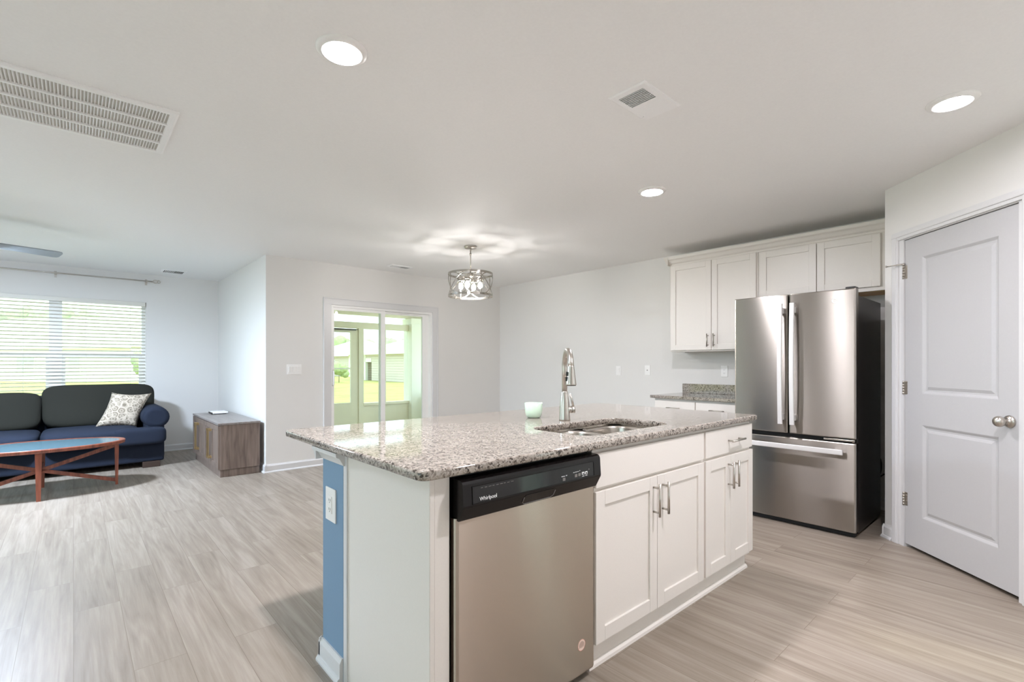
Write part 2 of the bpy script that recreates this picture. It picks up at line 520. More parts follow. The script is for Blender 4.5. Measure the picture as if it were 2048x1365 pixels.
fl = struct('floor', MB().box(XL - TH, XR + TH, YN - TH, YB + TH, -.12, 0).box(XL - TH, XJ + TH, YB + TH, YW + TH, -.12, 0), 'floor')
ce = struct('ceiling', MB().box(XL - TH, XR + TH, YN - TH, YB + TH, H, H + .12).box(XL - TH, XJ + TH, YB + TH, YW + TH, H, H + .12), 'ceiling')

WX0, WX1, WZ0, WZ1 = -1.065, .735, .62, 2.052
struct('wall_window', MB().box(XL, WX0, YW, YW + TH, 0, H).box(WX1, XJ + TH, YW, YW + TH, 0, H).box(WX0, WX1, YW, YW + TH, 0, WZ0).box(WX0, WX1, YW, YW + TH, WZ1, H), 'wall')
struct('wall_jog', MB().box(XJ, XJ + TH, YB, YW, 0, H), 'wall')
DX0, DX1, DZ1 = 2.325, 3.775, 1.945
struct('wall_back', MB().box(XJ + TH, DX0, YB, YB + TH, 0, H).box(DX1, XR, YB, YB + TH, 0, H).box(DX0, DX1, YB, YB + TH, DZ1, H), 'wall')
struct('wall_right', MB().box(XR, XR + TH, YN - TH, YB + TH, 0, H), 'wall')
struct('wall_pantry', MB().box(PC.x + .03, XR, PC.y - .11, PC.y, 0, H), 'wall')
J0, J1, JT = .166, .953, 2.048
struct('wall_diagonal', MB(PT).box(0, J0, 0, .11, 0, H).box(J1, PLEN, 0, .11, 0, H).box(J0, J1, 0, .11, JT, H), 'wall')
struct('wall_pantry_front', MB().box(PE.x, PE.x + .1, YN, PE.y, 0, H), 'wall')
KX0, KX1 = 2.96, 3.30
struct('wall_behind', MB().box(XL, KX0, YN - TH, YN, 0, H).box(KX1, XR + TH, YN - TH, YN, 0, H).box(KX0, KX1, YN - TH, YN, 0, .25).box(KX0, KX1, YN - TH, YN, 2.15, H), 'wall')
kw = MB().box(KX0, KX0 + .02, YN - .1, YN - .04, .25, 2.15).box(KX1 - .02, KX1, YN - .1, YN - .04, .25, 2.15).box(KX0, KX1, YN - .1, YN - .04, .25, .28).box(KX0, KX1, YN - .1, YN - .04, 2.12, 2.15)
kw = struct('window_5', kw, 'vinyl')  # unseen window, added to reflect as a streak in the dishwasher
MB().box(KX0, KX1, YN - .072, YN - .068, .25, 2.15).build('pane', 'glass', kw)
mb = MB()
fill_wins = [(.0, 2.4), (4.6, 6.8)]  # unseen openings, added to let fill daylight in
ys = [YN - TH] + [a for w_ in fill_wins for a in w_] + [YW + TH]
for a, b_ in zip(ys[0::2], ys[1::2]): mb.box(XL - TH, XL, a, b_, 0, H)
for a, b_ in fill_wins: mb.box(XL - TH, XL, a, b_, 0, .3).box(XL - TH, XL, a, b_, 2.2, H)
struct('wall_left', mb, 'wall')

def base_prof(h=.092, t=.014):
    return [(0, 0), (t + .012, 0), (t + .012, .008), (t + .006, .018), (t, .02), (t, h - .018), (t - .006, h - .006), (t - .008, h), (0, h)]

def baseboard(name, segs):
    """segs of (start, end, room-side normal)"""
    mb = MB()
    for a, b_, n in segs:
        a, b_, n = Vector(a), Vector(b_), Vector(n)
        mb.loops([[(p.x + n.x * q, p.y + n.y * q, z) for q, z in base_prof()] for p in (a, b_)], True, (True, True), False)
    return struct(name, mb, 'trim')
baseboard('baseboard_window', [((XL, YW), (XJ, YW), (0, -1))])
baseboard('baseboard_jog', [((XJ, YW), (XJ, YB - .02), (-1, 0))])
baseboard('baseboard_back', [((XJ - .02, YB), (2.24, YB), (0, -1)), ((3.87, YB), (XR, YB), (0, -1))])
baseboard('baseboard_right', [((XR, YB), (XR, 2.76), (-1, 0)), ((XR, 1.84), (XR, PC.y), (-1, 0))])
pn = Vector((PT @ Vector((0, -1, 0)) - PT @ Vector((0, 0, 0)))[:2])
baseboard('baseboard_diagonal', [(PC - PU * .01, PC + PU * .085, pn), (PC + PU * 1.035, PE, pn)])
baseboard('baseboard_pantry', [((PC.x - .012, PC.y), (XR, PC.y), (0, 1))])

# ------------------------------------------------------------------ living room window and blind
wr = empty('window_1', (-.165, YW, 0), 'white twin window behind the sofa', 'window', kind='structure')
mb = MB(); y0, y1 = YW + .035, YW + .1
fr = .045
mb.box(WX0, WX0 + fr, y0, y1, WZ0, WZ1).box(WX1 - fr, WX1, y0, y1, WZ0, WZ1).box(WX0, WX1, y0, y1, WZ0, WZ0 + fr).box(WX0, WX1, y0, y1, WZ1 - fr, WZ1)
mb.box(-.225, -.105, y0 - .01, y1, WZ0, WZ1)
mb.build('window_frame', 'vinyl', wr)
for x0, x1 in ((WX0 + fr, -.225), (-.105, WX1 - fr)):
    mb = MB()
    mb.box(x0 + .002, x1 - .002, y0 + .008, y1 - .018, 1.305, 1.355).box(x0, x0 + .03, y0 + .01, y1 - .02, WZ0 + fr, 1.33).box(x1 - .03, x1, y0 + .01, y1 - .02, WZ0 + fr, 1.33).box(x0, x1, y0 + .01, y1 - .02, WZ0 + fr, WZ0 + fr + .04)
    sa = mb.build('sash', 'vinyl', wr)
    MB().box(x0, x1, y1 - .03, y1 - .025, WZ0 + fr, WZ1 - fr).build('pane', 'glass', sa)
MB().box(WX0 - .03, WX1 + .03, YW - .03, YW + .035, WZ0 - .02, WZ0, .004).build('window_sill', 'trim', wr)

bl = empty('window_blind', (-.165, YW + .005, WZ1), 'wide white horizontal blind with open slats filling the window behind the sofa', 'blind')
bx0, bx1 = WX0 + .008, WX1 - .008
MB().box(bx0, bx1, YW - .025, YW + .03, WZ1 - .055, WZ1 - .002, .003).build('headrail', 'slat', bl)
mb = MB(); z = WZ1 - .085; k = 0
while z > WZ0 + .05:
    dz = -.0055
    mb.loops([[(x, YW - .02, z - dz), (x, YW + .005, z + .0022), (x, YW + .03, z + dz), (x, YW + .03, z + dz - .0028), (x, YW + .005, z - .0006), (x, YW - .02, z - dz - .0028)] for x in (bx0, bx1)], True, (True, True), False)
    z -= .0445
mb.build('slats', 'slat', bl)
MB().box(bx0, bx1, YW - .022, YW + .028, WZ0 + .012, WZ0 + .03, .004).build('bottom_rail', 'slat', bl)
mb = MB()
for x in (bx0 + .16, -.45, .12, bx1 - .16):
    mb.cyl((x, YW - .024, WZ0 + .02), (x, YW - .024, WZ1 - .05), .0012, seg=6)
    mb.cyl((x, YW + .033, WZ0 + .02), (x, YW + .033, WZ1 - .05), .0012, seg=6)
mb.build('ladder_cords', 'slat', bl)

cr = empty('curtain_rod', (-.165, YW, 2.33), 'slim grey double curtain rod with scroll finial above the living room window', 'curtain rod')
MB().cyl((-1.15, YW - .085, 2.336), (.80, YW - .085, 2.336), .008, seg=12).build('rod', 'nickel', cr)
MB().cyl((-1.15, YW - .045, 2.345), (.80, YW - .045, 2.345), .006, seg=12).build('rod', 'nickel', cr)
for sx, xx in ((-1, -1.15), (1, .80)):
    mb = MB()
    for c, rr in ((xx + sx * .03, .022), (xx + sx * .065, .018)):
        mb.tube([(c + rr * math.cos(a), YW - .085, 2.338 + rr * math.sin(a)) for a in [2 * PI * i / 14 for i in range(14)]], .006, 8, True)
    mb.build('finial', 'nickel', cr)
for xx in (-1.0, -.165, .735):
    MB().box(xx - .008, xx + .008, YW - .095, YW, 2.325, 2.337).box(xx - .012, xx + .012, YW - .006, YW, 2.29, 2.37).build('bracket', 'nickel', cr)

# windows added on the wall left of the camera, out of view, for fill daylight
for k, (a, b_) in enumerate(fill_wins):
    wo = empty('window_%d' % (k + 2), (XL, (a + b_) / 2, 0), None, None, kind='structure')
    mb = MB(); X0, X1 = XL - .1, XL - .04
    mb.box(X0, X1, a, a + .05, .3, 2.2).box(X0, X1, b_ - .05, b_, .3, 2.2).box(X0, X1, a, b_, .3, .35).box(X0, X1, a, b_, 2.15, 2.2).box(X0, X1, (a + b_) / 2 - .05, (a + b_) / 2 + .05, .3, 2.2).box(X0, X1, a, b_, 1.28, 1.32)
    mb.build('window_frame', 'vinyl', wo)
    MB().box(XL - .072, XL - .068, a, b_, .3, 2.2).build('pane', 'glass', wo)

# ------------------------------------------------------------------ sliding glass door
sd = empty('door_1', (3.05, YB, 0), 'white sliding glass door onto the screened porch', 'door', kind='structure')
def casing_prof(a, b_):
    return a, b_
mb = MB()
cw = .086
for x0, x1 in ((DX0 - cw, DX0 + .004), (DX1 - .004, DX1 + cw)):
    mb.box(x0, x1, YB - .016, YB, 0, DZ1, .004)
mb.box(DX0 - cw, DX1 + cw, YB - .0165, YB, DZ1 - .004, DZ1 + cw - .008, .004)
mb.box(DX0 - cw - .003, DX1 + cw + .003, YB - .022, YB, DZ1 + cw - .022, DZ1 + cw - .006, .005)
for sx, x in ((-1, DX0 - cw), (1, DX1 + cw)):
    mb.box(x - .004, x + .012 if sx < 0 else x + .004, YB - .021, YB, 0, DZ1 + cw - .01, .004) if sx < 0 else mb.box(x - .012, x + .004, YB - .021, YB, 0, DZ1 + cw - .01, .004)
mb.build('casing', 'trim', sd)
mb = MB()
mb.box(DX0, DX0 + .03, YB + .001, YB + .11, 0, DZ1).box(DX1 - .03, DX1, YB + .001, YB + .11, 0, DZ1).box(DX0 + .03, DX1 - .03, YB + .001, YB + .11, DZ1 - .03, DZ1).box(DX0 + .03, DX1 - .03, YB + .001, YB + .11, 0, .03)
mb.build('door_frame', 'vinyl', sd)
def slider(name, x0, x1, ya, yb_, lw, rw):
    mb = MB()
    mb.box(x0, x0 + lw, ya, yb_, .03, DZ1 - .03, .003).box(x1 - rw, x1, ya, yb_, .03, DZ1 - .03, .003).box(x0 + lw, x1 - rw, ya + .001, yb_ - .001, .03, .12).box(x0 + lw, x1 - rw, ya + .001, yb_ - .001, DZ1 - .065, DZ1 - .031)
    p = mb.build(name, 'vinyl', sd)
    MB().box(x0 + lw - .005, x1 - rw + .005, (ya + yb_) / 2 - .002, (ya + yb_) / 2 + .002, .11, DZ1 - .06).build('pane', 'glass', p)
    return p
sp_ = slider('sliding_panel', DX0 + .012, 3.06, YB + .02, YB + .055, .04, .06)
slider('fixed_panel', 3.0, DX1 - .025, YB + .06, YB + .095, .055, .10)
mb = MB(); hx = DX0 + .03
mb.box(hx - .014, hx + .014, YB + .008, YB + .02, .93, 1.16, .004)
mb.tube([(hx, YB + .015, .95), (hx, YB - .02, .965), (hx, YB - .026, 1.0), (hx, YB - .026, 1.09), (hx, YB - .02, 1.125), (hx, YB + .015, 1.14)], .008, 10)
mb.build('door_handle', 'plastic', sp_)

# ------------------------------------------------------------------ pantry door on the diagonal wall
pd = empty('door_2', (PC.x, PC.y, 0), 'white two-panel pantry door with satin knob', 'door', kind='structure', rz=PROT)
mb = MB(PT)
for x0, x1 in ((.085, .140), (.985 - .012, 1.035)):
    mb.box(x0, x1, -.016, 0, 0, 2.07, .004)
    mb.box(x0 + .006, x1 - .012, -.021, 0, 0, 2.07, .004)
mb.box(.085, 1.035, -.016, 0, 2.05, 2.108, .004).box(.085, 1.035, -.022, 0, 2.07, 2.100, .005)
mb.build('casing', 'trim', pd)
mb = MB(PT)
mb.box(.138, J0 + .012, -.004, .11, 0, JT).box(J1 - .006, .985, -.004, .11, 0, JT).box(J0, J1, -.002, .11, JT - .003, JT + .015)
mb.build('door_jamb', 'trim', pd)
def panel_rings(mb, x0, x1, z0, z1, rings, y_back):
    """nested rectangles from the outer edge inwards, each (inset, depth); front is local -y"""
    L = []
    for i, d in rings:
        L.append([(x0 + i, d, z0 + i), (x1 - i, d, z0 + i), (x1 - i, d, z1 - i), (x0 + i, d, z1 - i)])
    mb.loops(L, True, (False, True), False)
D0, D1, DB, DT, DY = .181, .944, .024, 2.040, .004
p_ = [(.320, .832, 1.026, 1.905), (.320, .832, .230, .828)]
mb = MB(PT)
t = DY + .035
mb.box(D0, p_[0][0], DY, t, DB, DT).box(p_[0][1], D1, DY, t, DB, DT)
mb.box(p_[0][0], p_[0][1], DY, t, p_[0][3], DT).box(p_[0][0], p_[0][1], DY, t, p_[1][3], p_[0][2]).box(p_[0][0], p_[0][1], DY, t, DB, p_[1][2])
for x0, x1, z0, z1 in p_:
    panel_rings(mb, x0, x1, z0, z1, [(0, DY), (.004, DY + .001), (.018, DY + .010), (.028, DY + .0105), (.034, DY + .008), (.046, DY + .0035)], t)
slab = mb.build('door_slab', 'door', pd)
kx, kz = .893, .917
MB(PT).lathe([(.001, 0), (.031, 0), (.033, .003), (.031, .009), (.022, .013), (.012, .016), (.0105, .030), (.014, .036), (.024, .042), (.0285, .052), (.0285, .060), (.024, .070), (.014, .076), (.001, .078)], (kx, DY, kz), (0, -1, 0), 28).build('door_knob', 'nickel', slab)
MB(PT).box(D1 - .003, D1 + .002, DY + .004, DY + .03, .865, .965).build('latch_plate', 'nickel', slab)
for z in (.32, 1.06, 1.83):
    mb = MB(PT)
    mb.box(.150, .180, DY - .006, DY - .002, z - .044, z + .044).box(.180, .200, DY - .001, DY + .001, z - .044, z + .044)
    for k in range(5):
        mb.cyl((.176, DY - .008, z - .045 + .018 * k), (.176, DY - .008, z - .045 + .018 * k + .0172), .0065, seg=12)
    mb.build('hinge', 'nickel', pd)
mb = MB(PT); z = 1.885
mb.cyl((.176, DY - .008, z - .008), (.176, DY - .008, z + .004), .009, seg=12).tube([(.176, DY - .01, z), (.15, DY - .03, z), (.11, DY - .07, z - .004)], .004, 8).cyl((.11, DY - .07, z - .004), (.104, DY - .075, z - .004), .007, seg=10)
mb.build('hinge_stop', 'nickel', pd)

# ------------------------------------------------------------------ kitchen cabinetry helpers
def shaker(mb, x0, x1, z0, z1, y=0., t=.019, st=.058, rec=.009):
    """5-piece door, front at local y (facing -y)"""
    e = .0016
    mb.box(x0, x0 + st, y, y + t, z0, z1, e, 1).box(x1 - st, x1, y, y + t, z0, z1, e, 1)
    mb.box(x0 + st, x1 - st, y, y + t, z1 - st, z1, e, 1).box(x0 + st, x1 - st, y, y + t, z0, z0 + st, e, 1)
    mb.box(x0 + st - .002, x1 - st + .002, y + rec, y + t - .002, z0 + st - .002, z1 - st + .002)
def pull(mb, p, L, vertical=True, out=.032, r=.0058):
    x, y, z = p
    d = Vector((0, 0, 1)) if vertical else Vector((1, 0, 0))
    a, b_ = Vector((x, y - out, z)) - d * L / 2, Vector((x, y - out, z)) + d * L / 2
    mb.cyl(a, b_, r, seg=14)
    for s_ in (-1, 1):
        q = Vector((x, y - out, z)) + d * s_ * (L / 2 - .018)
        mb.cyl((q.x, y, q.z), q, r * .8, seg=10)

# ------------------------------------------------------------------ island
IX0, IX1, IYF, IZT = .772, 3.002, 1.219, .884
DF = 1.200                                     # door fronts
ep = empty('cabinet_end_panel', (.80, 1.52, 0), 'plain white panel closing the island end beside the dishwasher', 'cabinet panel')
MB().box(IX0, IX0 + .018, IYF - .001, 1.790, 0, IZT, .002, 1).build('side_panel', 'cab', ep)
MB().box(IX0 + .018, .842, IYF, IYF + .018, 0, IZT).build('filler_strip', 'cab', ep)
MB().box(IX0 - .006, IX0 + .02, 1.785, 1.816, 0, IZT, .003).build('corner_trim', 'trim', ep)

struct('wall_island', MB().box(IX0 - .006, IX1 - .02, 1.816, 2.018, 0, IZT), 'blue')
mb = MB()
cp = [(0, 0), (.006, .002), (.012, .014), (.022, .030), (.034, .036), (.036, .052), (0, .052)]
z0 = IZT - .055
for a, b_, n in (((IX0 - .006, 1.800), (IX0 - .006, 2.018 + .03), (-1, 0)), ((IX0 - .036, 2.018), (IX1 - .02, 2.018), (0, 1))):
    a, b_, n = Vector(a), Vector(b_), Vector(n)
    mb.loops([[(p.x + n.x * q, p.y + n.y * q, z0 + z) for q, z in cp] for p in (a, b_)], True, (True, True), False)
struct('trim_island', mb, 'trim')
baseboard('baseboard_island', [((IX0 - .006, 1.816), (IX0 - .006, 2.018 + .012), (-1, 0)), ((IX0 - .02, 2.018), (IX1 - .02, 2.018), (0, 1))])

# granite worktop with a sink opening
TX0, TX1, TY0, TY1, TZ0, TZ1 = .7206, 3.0444, 1.180, 2.3758, .885, .9145
SX0, SX1, SY0, SY1 = 1.590, 2.275, 1.302, 1.665
ct = empty('island_countertop', (1.88, 1.78, TZ0), 'speckled grey granite worktop on the island with a sink opening', 'countertop')
mb = MB()
prof = [(.007, TZ0), (.002, TZ0 + .002), (0, TZ0 + .007), (0, TZ1 - .008), (.0022, TZ1 - .0025), (.008, TZ1)]
def outer(i, z): return rrect(TX0 + i, TX1 - i, TY0 + i, TY1 - i, .036 - i, z, 8)
def hole(i, z): return rrect(SX0 - i, SX1 + i, SY0 - i, SY1 + i, .085 + i, z, 10)
ro = mb.loops([outer(i, z) for i, z in prof], True, (False, False))
rh = mb.loops([hole(i, z) for i, z in [(0, TZ0), (0, TZ1 - .005), (.0015, TZ1 - .0015), (.005, TZ1)]], True, (False, False))
for a, b_ in ((ro[-1], rh[-1]), (ro[0], rh[0])):
    es = []
    for l in (a, b_):
        for i in range(len(l)):
            e = mb.b.edges.get((l[i], l[(i + 1) % len(l)]))
            es.append(e)
    bmesh.ops.triangle_fill(mb.b, use_beauty=True, use_dissolve=False, edges=es)
mb.build('granite_slab', 'granite', ct)

sk = empty('kitchen_sink', ((SX0 + SX1) / 2, (SY0 + SY1) / 2, .68), 'double bowl stainless sink set under the island worktop', 'sink')
XM = 1.945
for x0, x1 in ((SX0 + .004, XM - .012), (XM + .012, SX1 - .004)):
    mb = MB(); y0, y1 = SY0 + .004, SY1 - .004
    L = [rrect(x0 - .008, x1 + .008, y0 - .008, y1 + .008, .083, .874), rrect(x0, x1, y0, y1, .078, .872)] + [rrect(x0 + i, x1 - i, y0 + i, y1 - i, .078 - i * .5, z) for i, z in ((.003, .86), (.008, .74), (.012, .705), (.024, .69), (.05, .684))]
    mb.loops(L, True, (False, True))
    bw = mb.build('bowl', 'sink_steel', sk)
    MB().lathe([(.045, 0), (.045, .003), (.036, .004), (.03, .001), (.001, .001)], ((x0 + x1) / 2, (y0 + y1) / 2, .685)).build('drain', 'chrome', bw)
MB().box(SX0 - .03, SX1 + .03, SY0 - .03, SY0 - .004, .8745, .884).box(SX0 - .03, SX1 + .03, SY1 + .004, SY1 + .03, .8745, .884).box(SX0 - .03, SX0 - .004, SY0 - .004, SY1 + .004, .8745, .884).box(SX1 + .004, SX1 + .03, SY0 - .004, SY1 + .004, .8745, .884).build('flange', 'sink_steel', sk)
MB().box(XM - .013, XM + .013, SY0, SY1, .80, .871, .006).build('divider', 'sink_steel', sk)

fx, fy = 1.965, 1.762
fa = empty('kitchen_faucet', (fx, fy, TZ1), 'tall brushed nickel pull-down faucet behind the sink', 'faucet')
sdx, sdy = -.628, -.778
MB().lathe([(.001, 0), (.030, 0), (.030, .006), (.0285, .03), (.0255, .09), (.0185, .145), (.0165, .152), (.0165, .156)], (fx, fy, TZ1), (0, 0, 1), 32).build('faucet_body', 'nickel', fa)
mb = MB(); path = [(fx, fy, 1.068), (fx, fy, 1.19)]
R = .1
for i in range(1, 17):
    a = PI - i * (PI * .96) / 16
    d = R + R * math.cos(a); path.append((fx + sdx * d, fy + sdy * d, 1.195 + R * .92 * math.sin(a)))
mb.tube(path, .0145, 18)
mb.build('spout', 'nickel', fa)
hx, hy = path[-1][0], path[-1][1]
mb = MB(); mb.lathe([(.001, .0), (.026, 0), (.027, .004), (.0255, .012), (.0165, .085), (.0155, .092), (.0155, .098)], (hx, hy, 1.112), (0, 0, 1), 28)
sh = mb.build('spray_head', 'nickel', fa)
MB().lathe([(.001, 0), (.0235, 0), (.0235, .004)], (hx, hy, 1.109)).build('nozzle', 'black_plastic', sh)
ux, uy = -.743, .669                                    # left of the view
mb = MB()
for z, ro_ in ((1.168, .0185), (1.143, .0205)):
    cx_, cy_ = hx + ux * ro_ - .3 * ro_ * .7, hy + uy * ro_ - .3 * ro_ * .7
    mb.box(cx_ - .006, cx_ + .006, cy_ - .006, cy_ + .006, z - .011, z + .011, .004)
mb.build('spray_button', 'black_plastic', sh)
rx, ry = .743, -.669
mb = MB(); zc = .972
mb.cyl((fx + rx * .018, fy + ry * .018, zc), (fx + rx * .040, fy + ry * .040, zc), .0185, seg=24).cyl((fx + rx * .041, fy + ry * .041, zc), (fx + rx * .056, fy + ry * .056, zc), .0185, .0165, seg=24)
lv = mb.build('lever_hub', 'nickel', fa)
MB().tube([(fx + rx * .047, fy + ry * .047, zc + .012), (fx + rx * .040, fy + ry * .040, zc + .05), (fx + rx * .028, fy + ry * .028, zc + .088)], [.0065, .0055, .005], 12).build('lever', 'nickel', lv)

# mint glass candle jar
cx_, cy_ = 1.932, 1.966
cj = empty('candle_jar', (cx_, cy_, TZ1), 'small mint green glass candle bowl on the island worktop', 'candle')
MB().lathe([(.001, 0), (.030, 0), (.038, .004), (.045, .015), (.0485, .032), (.051, .083), (.0495, .084), (.0475, .078), (.045, .034), (.04, .018), (.001, .016)], (cx_, cy_, TZ1), (0, 0, 1), 40, (True, True)).build('jar', 'mint', cj)
MB().lathe([(.001, .017), (.042, .019), (.0465, .06), (.001, .06)], (cx_, cy_, TZ1), (0, 0, 1), 32).build('wax', 'wax', cj)

# dishwasher
WX_0, WX_1 = .846, 1.516
dw = empty('dishwasher', ((WX_0 + WX_1) / 2, 1.5, 0), 'stainless dishwasher with black control panel built into the island', 'dishwasher')
MB().box(WX_0 + .002, WX_1 - .01, 1.232, 1.80, .03, .870).build('tub', 'black_plastic', dw)
mb = MB()
pr = [(1.230, .035), (1.204, .035), (1.2005, .042), (1.2005, .75), (1.230, .75)]
e = .012
L = []
for x, i in ((WX_0 + .006, .010), (WX_0 + .009, .004), (WX_0 + .018, 0), (WX_1 - .012, 0), (WX_1 - .004, .004), (WX_1 - .001, .010)):
    L.append([(x, y + (i if y < 1.229 else 0), z) for y, z in pr])
mb.loops(L, True, (True, True), False)
dr = mb.build('door_panel', 'steel_dw', dw)
# control panel profile (y, z)
cpn = [(1.225, .870), (1.186, .868), (1.178, .864), (1.1735, .856), (1.1690, .792), (1.1700, .786), (1.1930, .744), (1.225, .744)]
mb = MB(); mb.prism(cpn, 'x', WX_0 + .012, WX_1 - .004)
cpl = mb.build('control_panel', 'black_plastic', dw)
# glossy inset window on the control panel
def onp(x, z, off):                             # point on the slanted face
    y = 1.1735 + (z - .856) / (.792 - .856) * (1.1690 - 1.1735)
    return (x, y - off, z)
mb = MB(); a0, a1, b0, b1 = .893, 1.470, .7945, .8465
vs = [onp(a0, b0, .0006), onp(a1, b0, .0006), onp(a1, b1, .0006), onp(a0, b1, .0006)]
L = [vs, [onp(a0, b0, -.002), onp(a1, b0, -.002), onp(a1, b1, -.002), onp(a0, b1, -.002)]]
mb.loops(L, True, (True, True), False)
win = mb.build('display_window', 'black_gloss', cpl)
mb = MB()
for (p, q) in (((a0 - .002, b1), (a1 + .002, b1)), ((a0 - .002, b0), (a1 + .002, b0)), ((a0, b0), (a0, b1)), ((a1, b0), (a1, b1))):
    mb.bar(onp(p[0], p[1], .001), onp(q[0], q[1], .001), .0022, .0022, (0, -1, 0))
mb.build('display_bezel', 'black_plastic', cpl)
tilt = math.atan2(.0045, .064)
def TP(x, z, off=.0009):
    return Matrix.Translation(onp(x, z, off)) @ Matrix.Rotation(PI / 2 - tilt, 4, 'X')
text('brand_lettering', 'Whirlpool', .0165, TP(.9535, .8055), 'white_print', cpl)
mb = MB()
for i in range(9):
    x = .925 + i * .0155; w_ = .008 + .003 * ((i * 7) % 3) / 2
    mb.box(x, x + w_, onp(x, .8385, .0012)[1], onp(x, .8385, .0005)[1], .8378, .8392)
mb.build('cycle_marks', 'slot', cpl)
for x, z in ((1.300, .8055), (1.366, .809), (1.385, .810)):
    MB().box(x - .007, x + .007, onp(x, z, .002)[1], onp(x, z, -.001)[1], z - .0055, z + .0055, .001).build('button', 'slot', cpl)
for x in (1.406, 1.424):
    MB().box(x - .0065, x + .0065, onp(x, .8115, .002)[1], onp(x, .8115, -.001)[1], .8065, .8165, .001).build('button', 'white_print', cpl)
    MB().box(x - .003, x + .003, onp(x, .8115, .0026)[1], onp(x, .8115, .0015)[1], .808, .8135).build('button_icon', 'black_plastic', cpl)
mb = MB()
for x0, x1, z in ((1.288, 1.306, .8165), (1.311, 1.318, .8175), (1.352, 1.360, .8215), (1.363, 1.371, .8220), (1.374, 1.382, .8222), (1.386, 1.390, .8235), (1.400, 1.412, .8015), (1.418, 1.430, .8020), (1.440, 1.442, .822)):
    mb.box(x0, x1, onp(x0, z, .0013)[1], onp(x0, z, .0005)[1], z - .0013, z + .0013)
mb.build('panel_lettering', 'grey_print', cpl)
# pocket handle under the panel
mb = MB(); x0, x1 = 1.112, 1.262
mb.loops([[(x, 1.1700 - .0006 + .0232 * k, .7845 - .0415 * k) for x, k in ((x0 + .006, .06), (x1 - .006, .06), (x1, .25), (x1, .72), (x1 - .012, .88), (x0 + .012, .88), (x0, .72), (x0, .25))],
          [(x, 1.1700 + .006 + .0232 * k, .7845 + .004 - .0415 * k) for x, k in ((x0 + .006, .06), (x1 - .006, .06), (x1, .25), (x1, .72), (x1 - .012, .88), (x0 + .012, .88), (x0, .72), (x0, .25))]], True, (True, True), False)
mb.build('pocket_handle', 'black_gloss', cpl)
lip = [(x, 1.1700 - .0012 + .0232 * k, .7845 - .0415 * k) for x, k in ((x0, .25), (x0, .72), (x0 + .012, .88), (x1 - .012, .88), (x1, .72), (x1, .25))]
MB().tube(lip, .0011, 8).build('handle_lip', 'slot', cpl)
MB().box(WX_0, WX_1 - .028, 1.226, 1.232, .8705, .884).box(WX_0 + .002, WX_1 - .03, 1.219, 1.226, .8725, .8765, .0015).build('top_trim', 'black_plastic', dw)
# round sticker
sx_, sz_ = 1.434, .150
st = MB().cyl((sx_, 1.2003, sz_), (sx_, 1.1998, sz_), .0215, seg=36).build('round_sticker', 'sticker', dw)
MB().tube([(sx_ + .0208 * math.cos(a), 1.1998, sz_ + .0208 * math.sin(a)) for a in [2 * PI * i / 36 for i in range(36)]], .0005, 6, True).build('sticker_border', 'sticker_rim', st)
mb = MB()
for z, h in ((.0125, .007), (.0085, .012), (.0045, .015), (.0005, .016), (-.0035, .014)):
    mb.box(sx_ - h, sx_ + h, 1.1994, 1.1999, sz_ + z - .0011, sz_ + z + .0009)
mb.box(sx_ - .0185, sx_ + .0185, 1.1994, 1.1999, sz_ - .0085, sz_ - .0072)
mb.build('sticker_text', 'sticker_ink', st)

def base_cabinet(name, x0, x1, label, splits, drawers, pulls, dpull):
    c = empty(name, ((x0 + x1) / 2, 1.5, 0), label, 'cabinet')
    mb = MB()
    # face frame and carcass
    mb.box(x0, x0 + .03, IYF, IYF + .02, .09, IZT).box(x1 - .03, x1, IYF, IYF + .02, .09, IZT).box(x0 + .03, x1 - .03, IYF, IYF + .02, .845, IZT).box(x0 + .03, x1 - .03, IYF, IYF + .02, .69, .735).box(x0 + .03, x1 - .03, IYF, IYF + .02, .09, .135)
    mb.box(x0, x0 + .016, IYF + .02, 1.812, .09, IZT).box(x1 - .016, x1, IYF + .02, 1.812, .09, IZT).box(x0, x1, IYF + .02, 1.812, .09, .106).box(x0, x1, 1.80, 1.812, .09, IZT)
    mb.build('carcass', 'cab', c)
    MB().box(x0, x1, IYF + .026, IYF + .04, 0, .092).prism([(IYF + .026, 0), (IYF + .010, 0), (IYF + .012, .012), (IYF + .020, .019), (IYF + .026, .02)], 'x', x0, x1).build('toe_board', 'cab', c)
    for a, b_ in drawers:
        d = MB().box(a, b_, DF, IYF, .728, .866, .002, 1).build('drawer_front', 'cab', c)
        if dpull is not None:
            mb = MB(); pull(mb, (dpull, DF, .796), .165, False); mb.build('handle', 'nickel', d)
    for (a, b_), px in zip(splits, pulls):
        mb = MB(); shaker(mb, a, b_, .112, .713, DF); d = mb.build('cabinet_door', 'cab', c)
        mb = MB(); pull(mb, (px, DF, .611), .145); mb.build('handle', 'nickel', d)
    return c
base_cabinet('sink_base_cabinet', 1.518, 2.411, 'white sink cabinet with two doors and a plain false front next to the dishwasher', [(1.522, 1.9615), (1.9645, 2.401)], [(1.522, 2.401)], [1.930, 2.005], None)
base_cabinet('drawer_base_cabinet', 2.411, 3.000, 'white cabinet with one drawer over two narrow doors at the fridge end of the island', [(2.423, 2.709), (2.712, 3.004)], [(2.423, 2.995)], [2.678, 2.742], 2.745)

